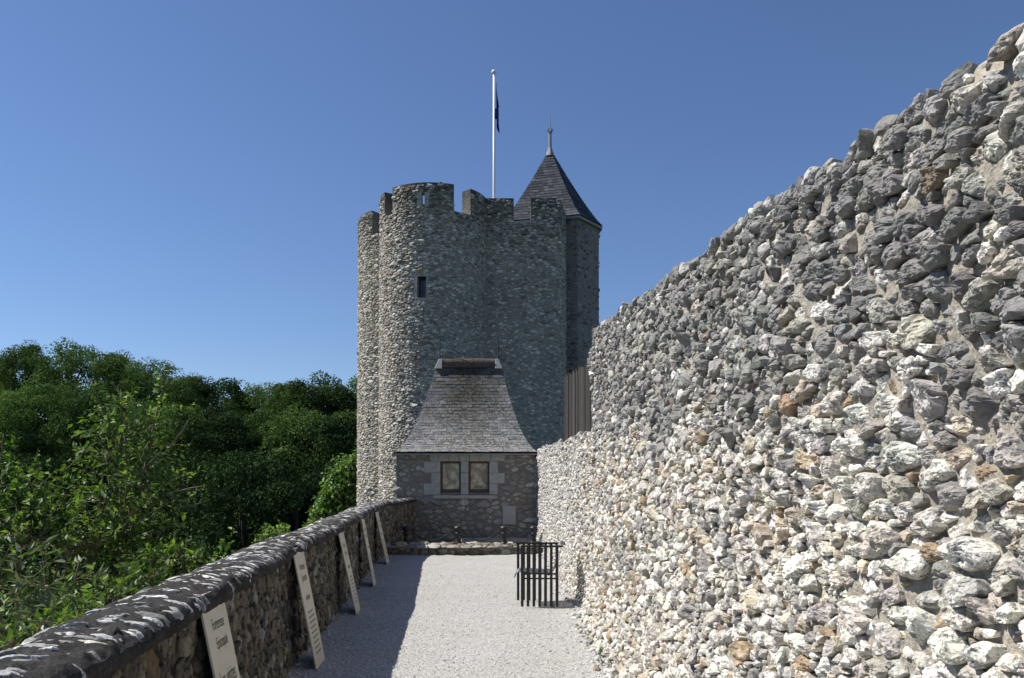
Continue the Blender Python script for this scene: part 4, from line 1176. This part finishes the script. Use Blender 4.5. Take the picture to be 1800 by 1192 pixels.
# ================================================================== CHAIR (steel seat between slatted sides)
chx = thing('metal_chair', 'black steel outdoor chair with slatted sides and curved grey seat against the flint wall', 'chair', (0.37, 10.55, 0.012), None)
chx.rotation_euler = (0, 0, R(-2.8))
FW, FD = 0.25, 0.27                    # half width of side frame along X, half length between frames along Y
for sy_ in (-1, 1):
    y = FD * sy_
    for k_ in range(7):
        x = -0.225 + 0.45 * k_ / 6
        m_ = MB(); m_.box(x - 0.018, x + 0.018, y - 0.006, y + 0.006, 0, 0.765); m_.build('side_bar', M['iron'], chx)
    if sy_ > 0:
        m_ = MB(); m_.box(-0.317, -0.283, y - 0.006, y + 0.006, 0, 0.765); m_.build('side_bar', M['iron'], chx)
    m_ = MB(); m_.box(-0.33 if sy_ > 0 else -0.245, 0.30, y - 0.012, y + 0.012, 0.766, 0.79); m_.build('top_rail', M['iron'], chx)
    m_ = MB(); m_.box(-0.24, 0.24, y + 0.007, y + 0.019, 0.35, 0.37); m_.build('lower_rail', M['iron'], chx)
# seat shell: curled lip, flat seat, upright back, rolled top edge
pr_ = [(-0.33, 0.365), (-0.325, 0.40), (-0.30, 0.435), (-0.26, 0.45), (-0.1, 0.44), (0.05, 0.43), (0.13, 0.435), (0.175, 0.46), (0.20, 0.51), (0.21, 0.60), (0.215, 0.70), (0.23, 0.765), (0.26, 0.80), (0.30, 0.812), (0.335, 0.80)]
for k_ in range(9):
    y0 = -0.245 + 0.49 * k_ / 9 + 0.005; y1 = -0.245 + 0.49 * (k_ + 1) / 9 - 0.005
    m_ = MB(); th = 0.008
    vs = []
    for i, (x, z) in enumerate(pr_):
        a = pr_[max(i-1, 0)]; b = pr_[min(i+1, len(pr_)-1)]; dx, dz = b[0]-a[0], b[1]-a[1]; l = math.hypot(dx, dz); nx_, nz_ = -dz/l, dx/l
        vs += [(x, y0, z), (x, y1, z), (x - nx_*th, y1, z - nz_*th), (x - nx_*th, y0, z - nz_*th)]
    fs = []
    for i in range(len(pr_) - 1):
        for j in range(4):
            fs.append((i*4+j, i*4+(j+1) % 4, (i+1)*4+(j+1) % 4, (i+1)*4+j))
    fs += [(3, 2, 1, 0), tuple(len(vs)-4+j for j in range(4))]
    m_.add(vs, fs); m_.build('seat_slat', M['seat_metal'], chx, True)
m_ = MB(); m_.box(-0.2, -0.17, -0.262, 0.262, 0.405, 0.425); m_.build('seat_support', M['iron'], chx)
m_ = MB(); m_.box(0.1, 0.13, -0.262, 0.262, 0.40, 0.42); m_.build('seat_support', M['iron'], chx)

# ================================================================== INFORMATION PANELS
PAN = [(4.02, -1.37, -1.58, 1.02), (6.80, -1.665, -1.87, 1.03), (9.65, -1.88, -2.10, 1.0), (12.3, -2.13, -2.32, 1.04), (15.7, -2.46, -2.69, 1.02)]
PLB = ['nearest cream panel with brown heading leaning on the parapet, cut off by the picture edge', 'second cream panel from the camera leaning on the parapet, tallest one seen whole',
       'third cream panel from the camera, middle of the row along the parapet', 'fourth cream panel from the camera, slim and leaning near the far end', 'farthest cream panel leaning on the parapet beside the kerb wall']
def text(body, size, m, parent, loc, mat, align='CENTER', sxy=(1, 1)):
    cu = bpy.data.curves.new('lettering', 'FONT'); cu.body = body; cu.size = size; cu.align_x = align; cu.resolution_u = 3
    cu.materials.append(mat)
    tmp = bpy.data.objects.new('lettering', cu)
    me = bpy.data.meshes.new_from_object(tmp); bpy.data.objects.remove(tmp); bpy.data.curves.remove(cu)
    me.name = 'lettering'
    o = link('lettering', me, parent)
    o.matrix_local = m @ Matrix.Translation(loc) @ Matrix.Diagonal((sxy[0], sxy[1], 1, 1))
    return o
for i, (y, xb, xt, h) in enumerate(PAN):
    y2 = y + 0.42; dxw = float(inner(y2) - inner(y))
    e1 = Vector((dxw, y2 - y, 0)).normalized(); e3 = Vector((xt - xb, 0, h)); Lh = e3.length; e3.normalize()
    e2 = e3.cross(e1).normalized(); e1 = e2.cross(e3).normalized()
    if e2.x < 0: pass
    mw = Matrix(((e1.x, e3.x, 0, xb), (e1.y, e3.y, 0, y), (e1.z, e3.z, 0, 0.012), (0, 0, 0, 1)))
    nz_ = e1.cross(e3); mw[0][2], mw[1][2], mw[2][2] = nz_.x, nz_.y, nz_.z
    W_ = 0.44
    m_ = MB(); m_.box(0, W_, 0, Lh, -0.012, 0)
    pnl = m_.build('info_panel', M['board'], None, bevel=0.0015); pnl.matrix_world = mw
    tag(pnl, PLB[i], 'sign', 'information panels along the parapet')
    I4 = Matrix.Identity(4)
    text('Forteresse', 0.085, I4, pnl, (W_*0.52, Lh - 0.20, 0.0015), M['ink'], 'CENTER', (0.62, 1.05))
    text('Episcopale', 0.085, I4, pnl, (W_*0.54, Lh - 0.30, 0.0015), M['ink'], 'CENTER', (0.62, 1.05))
    if i == 0:
        text('Les visites', 0.105, I4, pnl, (W_*0.50, Lh - 0.50, 0.0015), M['ink'], 'CENTER', (0.72, 1.25))
    # body text too small to read: word-length strokes
    rg = random.Random(90 + i); m_ = MB(); yy_ = Lh - 0.58
    if i: 
        m_.add([(W_*0.3, Lh-0.47, 0.0015), (W_*0.72, Lh-0.47, 0.0015), (W_*0.72, Lh-0.43, 0.0015), (W_*0.3, Lh-0.43, 0.0015)], [(0, 1, 2, 3)])
    while yy_ > 0.1:
        x = W_*0.2; xe = W_*rg.uniform(0.7, 0.84)
        while x < xe:
            wl = rg.uniform(0.02, 0.06); x2 = min(x + wl, xe)
            m_.add([(x, yy_, 0.0015), (x2, yy_, 0.0015), (x2, yy_ + 0.016, 0.0015), (x, yy_ + 0.016, 0.0015)], [(0, 1, 2, 3)])
            x = x2 + 0.008
        yy_ -= 0.045
    m_.build('body_text', M['ink_grey'], pnl)

# ================================================================== PLANK FENCE
pf = thing('plank_fence', 'dark upright plank fence standing behind the low end of the flint wall', 'fence', (1.3, 13.5, 2.0))
rg = random.Random(7); yv = 9.6
while yv < 16.25:
    wd = rg.uniform(0.12, 0.16); xf = 1.36 - 0.012*(yv - 9.6) - 0.0045*(yv - 9.6)**2
    top = 3.38 + 0.0615*(yv - 9.6) + rg.uniform(-0.035, 0.03)
    off = rg.uniform(-0.008, 0.008)
    a = Vector((xf + off, yv, 0)); b = Vector((xf + off - 0.006, yv + wd - 0.012, 0))
    t1 = top + rg.uniform(-0.02, 0.02)
    vs = [(a.x, a.y, 0), (b.x, b.y, 0), (b.x + 0.022, b.y, 0), (a.x + 0.022, a.y, 0)]
    vs = [(x - 1.3, y - 13.5, 0) for x, y, z in vs] + [(x - 1.3, y - 13.5, (top if j in (0, 3) else t1) - 2.0) for j, (x, y, z) in enumerate(vs)]
    fs = np.array([(0,3,2,1),(4,5,6,7),(0,1,5,4),(1,2,6,5),(2,3,7,6),(3,0,4,7)])
    c_ = np.repeat(np.array([[1, 1, 1]]) * rg.uniform(0.7, 1.3), 8, 0)
    link('plank', mesh_np('plank', np.array(vs), fs, M['plank'], c_, False), pf)
    yv += wd
for z in (0.35, 1.2):
    m_ = MB(); P0 = [(1.36 - 0.012*(t) - 0.0045*t*t + 0.04 - 1.3, 9.6 + t - 13.5, z) for t in np.linspace(0, 6.5, 12)]
    m_.tube(P0, 0.035, 4)
    o = m_.build('rail', M['bark'], pf)

# ================================================================== VEGETATION
LEAF_V = np.array([(0, 0, 0), (0.30, 0.42, 0.06), (0, 1.0, -0.10), (-0.30, 0.42, 0.06), (0, 0.48, -0.03)])
LEAF_T = np.array([(0, 1, 4), (1, 2, 4), (2, 3, 4), (3, 0, 4)])
def leaves_mesh(name, pos, dirs, size, shade, mat, rng, width=1.0, flat=0.6, nrm=None, simple=False):
    """pos, dirs (unit, leaf axis), size arrays; leaf faces turned up to the light"""
    n = len(pos)
    d = dirs / (np.linalg.norm(dirs, axis=1, keepdims=True) + 1e-9)
    upv = np.array([0, 0, 1.0])[None] * flat + rng.normal(0, 0.55, (n, 3))
    if nrm is not None: upv = nrm + rng.normal(0, 0.2, (n, 3))
    sx_ = np.cross(d, upv); sx_ /= np.linalg.norm(sx_, axis=1, keepdims=True) + 1e-9
    nz_ = np.cross(sx_, d)
    LV, LT = (LEAF_V[:4], np.array([(0, 1, 2), (0, 2, 3)])) if simple else (LEAF_V, LEAF_T)
    W = LV * np.array([width, 1, 1])
    A = (W[None, :, 0, None] * sx_[:, None] + W[None, :, 1, None] * d[:, None] + W[None, :, 2, None] * nz_[:, None]) * size[:, None, None] + pos[:, None]
    T = (LT[None] + (np.arange(n) * len(LV))[:, None, None]).reshape(-1, 3)
    c = np.repeat(np.stack([shade, shade, shade], -1), len(LV), 0)
    return mesh_np(name, A.reshape(-1, 3), T, mat, c, False)

# --- distant trees: lobed crowns of leaf sprays on a limbed trunk, unit size (height 1)
def tree_meshes(seed, mat, cw=0.36, base=0.25, nleaf=8500, lsz=0.021, nclump=60, droop=0.0):
    rng = np.random.default_rng(seed)
    cl_ = []
    while len(cl_) < nclump:
        p = rng.normal(0, 1, 3); p /= np.linalg.norm(p); t = rng.uniform(0.45, 1.0) ** 0.7
        q = p * np.array([cw, cw, (1 - base) / 2]) * t * 0.86; q[2] += (1 + base) / 2
        if q[2] < base: continue
        # rounder shoulders, narrower foot
        f = 0.62 + 0.38 * math.sin(min(1, (q[2] - base) / (0.55 * (1 - base))) * math.pi / 2)
        q[:2] *= f * rng.uniform(0.85, 1.12)
        cl_.append((q, rng.uniform(0.06, 0.125)))
    per = nleaf // nclump
    pos, shade, nr = [], [], []
    for q, r in cl_:
        v = rng.normal(0, 1, (per, 3)); v /= np.linalg.norm(v, axis=1, keepdims=True)
        rad = r * rng.uniform(0.72, 1.0, per) * np.where(rng.random(per) < 0.03, 1.12, 1)
        pp_ = q + v * rad[:, None] * np.array([1.15, 1.15, 0.8]); pos.append(pp_); nr.append(v + np.array([0, 0, 0.25]))
        shade.append(np.clip(rng.normal(rng.uniform(0.25, 0.65), 0.18, per), 0, 1))
    pos = np.concatenate(pos); shade = np.concatenate(shade); n = len(pos)
    dirs = rng.normal(0, 1, (n, 3)); dirs[:, 2] -= 0.3 + droop
    crown = leaves_mesh('crown', pos, dirs, lsz * rng.uniform(0.6, 1.5, n), shade, mat, rng, 1.25, 0.9, np.concatenate(nr), True)
    mb = MB()
    pts_ = [(0, 0, -0.03)]; x = y = 0
    for z in np.linspace(0.12, 0.8, 6): x += rng.normal(0, 0.012); y += rng.normal(0, 0.012); pts_.append((x, y, z))
    mb.tube(pts_, [0.03, 0.022, 0.018, 0.014, 0.010, 0.007, 0.004], 7)
    for k_ in range(14):
        q, r = cl_[rng.integers(nclump)]
        z0 = rng.uniform(base * 0.9, 0.6); t = (z0 - 0.0) / 0.8
        s = np.array([pts_[3][0], pts_[3][1], min(z0, q[2] - 0.02)])
        mid = (s + q) / 2 + rng.normal(0, 0.02, 3)
        mb.tube([s, mid, q], [0.011, 0.007, 0.003], 5)
    me = bpy.data.meshes.new('trunk'); me.from_pydata(mb.v, [], mb.f); me.update(); me.materials.append(M['bark'])
    return crown, me
VAR = [tree_meshes(100, M['leaf_oak'], 0.40, 0.18, 22000, 0.0175, 75), tree_meshes(101, M['leaf_ash'], 0.34, 0.20, 20000, 0.016, 75, 0.4),
       tree_meshes(102, M['leaf_shade_dark'], 0.46, 0.12, 22000, 0.0175, 85), tree_meshes(103, M['leaf_ash'], 0.42, 0.14, 22000, 0.016, 90),
       tree_meshes(104, M['leaf_shade_dark'], 0.34, 0.16, 22000, 0.016, 65)]
KIND = ['dark spreading tree', 'feathery paler tree', 'broad round headed dark tree', 'bushy mid green tree', 'tall narrow dark tree']
rows = [
 ('on the hilltop skyline', 'trees along the hilltop', [(-40, 596, 128, 2, 17), (45, 590, 126, 1, 16), (130, 590, 124, 3, 17), (205, 606, 120, 1, 16), (270, 622, 118, 3, 15), (330, 648, 116, 1, 14), (385, 640, 112, 2, 15), (455, 668, 112, 3, 13), (505, 662, 108, 1, 13), (560, 648, 104, 0, 15), (612, 652, 103, 2, 14), (668, 645, 103, 3, 15)]),
 ('on the middle of the hillside', 'trees on the middle of the slope', [(-20, 668, 98, 3, 14), (60, 660, 97, 1, 14), (150, 672, 95, 0, 14), (235, 690, 94, 3, 13), (320, 700, 92, 1, 13), (400, 694, 90, 2, 13), (470, 715, 90, 0, 13), (535, 705, 88, 3, 13), (600, 700, 88, 2, 14), (650, 700, 88, 0, 14)]),
 ('at the foot of the hill', 'trees along the foot of the hill', [(-30, 775, 72, 2, 13), (60, 765, 72, 2, 13), (150, 775, 70, 4, 13), (255, 785, 70, 2, 13), (345, 790, 70, 4, 13), (428, 745, 62, 2, 13), (520, 790, 60, 4, 12), (585, 790, 66, 2, 14), (640, 780, 66, 4, 14)]),
]
ORD = ['first', 'second', 'third', 'fourth', 'fifth', 'sixth', 'seventh', 'eighth', 'ninth', 'tenth', 'eleventh', 'twelfth']
rng = np.random.default_rng(200)
for where, grp, lst in rows:
    for k_, (x, y, D_, var, hgt) in enumerate(lst):
        X, Y_, Zt = world_at(x, y, D_)
        zg = float(terrain(X, Y_)); hh = max(Zt - zg, 9.0)
        t = thing('hill_tree', '%s %s, %s from the left' % (KIND[var], where, ORD[k_]), 'tree', (X, Y_, Zt - hh), grp)
        cr, tr = VAR[var]
        wid = hgt * rng.uniform(0.78, 1.0)
        t.rotation_euler = (0, 0, rng.uniform(0, 6.28)); t.scale = (wid, wid, hh)
        link('trunk', tr, t); link('crown', cr, t)
# dense undergrowth under the wood
n = 70000
yy = rng.uniform(50, 140, n); xx = yy * rng.uniform(-0.75, -0.12, n)
pos = np.stack([xx, yy, terrain(xx, yy) + rng.random(n) ** 1.3 * (3.0 + 5.0 * sstep(85, 120, yy))], -1)
o = link('undergrowth', leaves_mesh('undergrowth', pos, rng.normal(0, 1, (n, 3)), rng.uniform(0.3, 0.8, n), rng.uniform(0, 0.5, n), M['leaf_oak'], rng, 1.3, 0.6, None, True)); o['kind'] = 'stuff'
tag(o, 'dark undergrowth on the slope beneath the wood')

# --- near shrubs
def shrub(name, label, cat, base, clumps, mat, leaf, nper, seed, group=None, shoots=(), droop=0.2, width=1.0, stem_r=0.02, twl=0.30, own_leaves=0, bare=()):
    rng = np.random.default_rng(seed)
    root = thing(name, label, cat, base, group)
    B = np.array(base); mb = MB(); pos, dirs, size, shade = [], [], [], []
    lp = []
    for (c, r) in clumps:
        c = np.array(c, float)
        mid = (c * 0.55 + B * 0.45) + rng.normal(0, 0.12, 3); mid[2] += 0.1
        mb.tube([Vector(B + rng.normal(0, 0.08, 3) * [1, 1, 0] - B), Vector(mid - B), Vector(c - B)], [stem_r, stem_r*0.65, stem_r*0.25], 5)
        ntw = max(4, int(nper * (r / 0.4) ** 2))
        base_sh = rng.uniform(0.3, 0.7)
        for k_ in range(ntw):
            d = rng.normal(0, 1, 3); d[2] = d[2] * 0.8 + 0.25; d /= np.linalg.norm(d)
            s = c + d * r * rng.uniform(0.1, 0.6); L = twl * rng.uniform(0.6, 1.4) * (r / 0.4) ** 0.5
            e = s + d * L; e[2] -= droop * L * 0.5
            if k_ % 2 == 0: mb.tube([Vector(c + d*r*0.05 - B), Vector(s - B), Vector(e - B)], [0.005, 0.004, 0.0015], 4, False)
            m = int(rng.integers(8, 15))
            for j in range(m):
                t = (j + 0.5) / m; p = s + (e - s) * t
                side = np.cross(d, rng.normal(0, 1, 3)); side /= np.linalg.norm(side) + 1e-9
                pos.append(p + side * 0.01); dirs.append(side * 0.9 + d * 0.6 + np.array([0, 0, -droop])); size.append(leaf * rng.uniform(0.4, 1.4))
                shade.append(np.clip(rng.normal(base_sh + 0.2 * t - 0.05, 0.24), 0, 1))
    for sh in shoots:
        P = [np.array(p, float) for p in sh]
        mb.tube([Vector(p - B) for p in P], [0.012 * (1 - 0.75 * i / (len(P) - 1)) for i in range(len(P))], 5)
        cum = [0]
        for a, b in zip(P[:-1], P[1:]): cum.append(cum[-1] + np.linalg.norm(b - a))
        m = int(cum[-1] / 0.02)
        for j in range(m):
            s = cum[-1] * (0.12 + 0.88 * (j + 0.5) / m); i = min(int(np.searchsorted(cum, s)), len(P) - 1); i = max(i, 1)
            t = (s - cum[i-1]) / (cum[i] - cum[i-1]); p = P[i-1] + (P[i] - P[i-1]) * t
            a = rng.uniform(0, 6.28); side = np.array([math.cos(a), math.sin(a), 0.35])
            lp.append((p + side*0.02, side + np.array([0, 0, 0.25 - droop]), leaf * rng.uniform(0.75, 1.4), np.clip(rng.normal(0.65, 0.2), 0, 1)))
    for bt in bare:
        mb.tube([Vector(np.array(p) - B) for p in bt], [0.009 * (1 - 0.7 * i / (len(bt) - 1)) for i in range(len(bt))], 5)
    mb.build('stem', M['twig'], root, True)
    if own_leaves:
        for (p, d, s, sh_) in lp[:own_leaves]:
            me = leaves_mesh('leaf', np.zeros((1, 3)), np.array([d]), np.array([s]), np.array([sh_]), mat, rng, width)
            link('leaf', me, root, Vector(p - B))
        lp = lp[own_leaves:]
    for (p, d, s, sh_) in lp: pos.append(p); dirs.append(d); size.append(s); shade.append(sh_)
    pos = np.array(pos); keep = np.ones(len(pos), bool)
    # nothing grows through the parapet
    inn = inner(np.clip(pos[:, 1], -3, 20.4)); keep &= ~((pos[:, 0] > inn - 0.46) & (pos[:, 2] < ridge_h(np.clip(pos[:, 1], 0, 20)) + 0.03)) & (pos[:, 0] < inn - 0.3)
    me = leaves_mesh('foliage', pos[keep] - B, np.array(dirs)[keep], np.array(size)[keep], np.array(shade)[keep], mat, rng, width)
    link('foliage', me, root)
    return root
def wa(x, y, Y): return world_at(x, y, Y)
def gz_(x, Y): X = world_at(x, 0, Y)[0]; return (X, Y, float(terrain(X, Y)))
# main tall shrub
cl_ = []
rngc = np.random.default_rng(300)
for (x, y, Y, r) in [(215, 760, 7.6, .36), (255, 790, 7.8, .36), (185, 800, 7.4, .34), (230, 850, 7.3, .42), (180, 880, 7.2, .42), (270, 870, 7.7, .40), (140, 910, 7.2, .38), (215, 930, 7.0, .46),
                      (285, 930, 7.5, .36), (160, 970, 6.9, .45), (240, 990, 7.0, .45), (120, 1020, 6.8, .4), (200, 1040, 6.7, .45), (275, 1010, 7.3, .3), (215, 715, 7.7, .22), (185, 740, 7.6, .22), (270, 745, 7.8, .24)]:
    cl_.append((wa(x, y, Y), r))
shoots = [[wa(262, 800, 7.7), wa(272, 740, 7.7), wa(284, 690, 7.65), (wa(283, 652, 7.6))], [wa(200, 780, 7.6), wa(190, 735, 7.6), wa(172, 700, 7.55), wa(168, 690, 7.5)], [wa(215, 760, 7.6), wa(214, 720, 7.6), wa(212, 684, 7.6)],
          [wa(180, 800, 7.4), wa(150, 790, 7.3), wa(128, 815, 7.2), wa(105, 835, 7.15)]]
bare = [[wa(255, 815, 7.7), wa(283, 800, 7.6), wa(303, 780, 7.5)], [wa(303, 778, 7.5), wa(320, 758, 7.5), wa(333, 735, 7.5)], [wa(290, 870, 7.5), wa(335, 858, 7.3), wa(365, 853, 7.2)], [wa(290, 905, 7.5), wa(335, 890, 7.4), wa(365, 880, 7.3)]]
shrub('wild_shrub', 'tall sunlit shrub with upright leafy shoots beyond the parapet', 'shrub', gz_(220, 7.6), cl_, M['leaf_near'], 0.059, 31, 301, 'shrubs beyond the parapet', shoots, 0.25, 0.95, 0.025, 0.30, 200, bare)
cl_ = [(wa(x, y, Y), r) for (x, y, Y, r) in [(40, 890, 6.6, .40), (-20, 860, 6.6, .42), (90, 905, 6.7, .32), (20, 930, 6.4, .42), (70, 950, 6.4, .42), (-20, 960, 6.3, .45), (110, 960, 6.5, .3), (30, 830, 6.8, .18), (5, 800, 6.8, .18), (60, 860, 6.8, .2), (-60, 880, 6.5, .45)]]
shoots = [[wa(8, 860, 6.8), wa(2, 810, 6.8), wa(6, 762, 6.8)], [wa(60, 890, 6.7), wa(75, 850, 6.7), wa(95, 830, 6.7)]]
shrub('wild_shrub', 'low spreading shrub at the left edge below the taller one', 'shrub', gz_(20, 6.6), cl_, M['leaf_near'], 0.056, 31, 302, 'shrubs beyond the parapet', shoots, 0.3, 0.95, 0.02, 0.28, 60)
# buddleia with grey leaves and dry seed heads
cl_ = [(wa(x, y, Y), r) for (x, y, Y, r) in [(30, 1040, 5.4, .30), (80, 1030, 5.5, .28), (130, 1040, 5.6, .25), (50, 1090, 5.2, .28), (10, 1100, 5.0, .3), (100, 1080, 5.3, .25), (-30, 1060, 5.2, .35)]]
bd_ = shrub('buddleia_bush', 'bush with narrow grey green leaves and brown seed heads near the picture edge', 'shrub', gz_(60, 5.4), cl_, M['leaf_grey'], 0.10, 13, 303, 'shrubs beyond the parapet', [[wa(35, 1000, 5.4), wa(38, 965, 5.4)], [wa(130, 1030, 5.5), wa(140, 985, 5.5)]], 0.15, 0.5, 0.015, 0.3, 0)
rg = np.random.default_rng(305)
for (x, y) in ((30, 950), (38, 962), (130, 972), (145, 962), (160, 968), (118, 985)):
    c = np.array(wa(x, y, 5.45)) - np.array(bd_.location); m_ = MB()
    axis = Vector((rg.normal(0.3, 0.4), 0, 1)).normalized()
    for k_ in range(40):
        t = rg.random(); p = Vector(c) + axis*(t*0.11) + Vector(rg.normal(0, 0.012*(1.2 - t), 3)); s = 0.006
        m_.add([p + Vector((s, 0, 0)), p + Vector((-s*.5, s, 0)), p + Vector((-s*.5, -s, 0)), p + Vector((0, 0, s*1.6))], [(0, 1, 3), (1, 2, 3), (2, 0, 3), (2, 1, 0)])
    m_.tube([Vector(c) - axis*0.12, Vector(c) + axis*0.11], [0.004, 0.002], 4)
    m_.build('seed_head', M['seedhead'], bd_)
# weeds along the outer foot of the parapet
cl_ = []
for x, y, Y in [(330, 1000, 6.3), (300, 1000, 6.2), (270, 1030, 5.6), (240, 1045, 5.2), (210, 1065, 4.8), (180, 1085, 4.5), (150, 1095, 4.3), (110, 1110, 4.1), (70, 1130, 3.9), (30, 1145, 3.7), (320, 985, 6.8), (295, 985, 6.8), (280, 1000, 6.4)]:
    cl_.append((wa(x - 8, y - 14, Y + 0.3), 0.19))
shrub('weed_clump', 'bright green weeds crowding up to the outer edge of the parapet', 'weeds', gz_(230, 6.0), cl_, M['leaf_near'], 0.055, 46, 306, None, (), 0.1, 0.9, 0.008, 0.22)
# bright sapling beside the keep, and a small one peeping over the coping
cl_ = [(wa(x, y, 43), r) for (x, y, r) in [(603, 855, .9), (622, 832, .9), (588, 880, .8), (610, 890, 1.0), (640, 860, 1.0), (578, 905, .7), (600, 920, 1.0), (640, 900, 1.0), (628, 815, .5), (598, 842, .5), (576, 892, .45), (655, 830, .9), (570, 925, .8), (630, 930, 1.0)]]
shrub('sunlit_sapling', 'bright green sunlit sapling between the parapet and the keep', 'sapling', (world_at(620, 0, 43)[0], 43, float(terrain(world_at(620, 0, 43)[0], 43))), cl_, M['leaf_bright'], 0.22, 26, 307, None, (), 0.25, 1.1, 0.07, 0.5)
cl_ = [(wa(x, y, 13), r) for (x, y, r) in [(485, 932, .14), (478, 940, .16), (492, 937, .14), (462, 945, .15), (475, 955, .2)]]
shrub('young_sprig', 'small leafy sprig peeping over the coping in front of the dark wood', 'plant', gz_(478, 13), cl_, M['leaf_near'], 0.07, 60, 308, None, (), 0.1, 1.0, 0.01, 0.22)
cl_ = [(wa(x, y, Y), r) for (x, y, Y, r) in [(400, 975, 9, .25), (380, 985, 8.4, .25), (360, 1000, 7.6, .22), (345, 990, 7.4, .22)]]
shrub('bramble_clump', 'low brambles at the parapet just beyond the weeds', 'plant', gz_(380, 8.4), cl_, M['leaf_near'], 0.06, 20, 309, None, (), 0.2, 1.0, 0.01, 0.25)
# grass tufts at the foot of the flint wall
rng = np.random.default_rng(310)
pos, dr, sz2, sh2 = [], [], [], []
for (x, y) in ((0.84, 7.25), (0.86, 7.4), (0.83, 6.9), (0.85, 8.3)):
    for k_ in range(28):
        pos.append((x + rng.normal(0, 0.03), y + rng.normal(0, 0.05), 0.015)); dr.append((rng.normal(0, 0.5), rng.normal(0, 0.5), 1)); sz2.append(rng.uniform(0.04, 0.10)); sh2.append(rng.uniform(0.3, 0.9))
o = link('grass', leaves_mesh('grass', np.array(pos), np.array(dr), np.array(sz2), np.array(sh2), M['leaf_grey'], rng, 0.25)); o['kind'] = 'stuff'
tag(o, 'thin grass tufts at the foot of the flint wall')
print('done', sum(len(m.polygons) for m in bpy.data.meshes))
for m_ in sorted(bpy.data.meshes, key=lambda m: -len(m.polygons))[:14]: print('done', m_.name, len(m_.polygons))
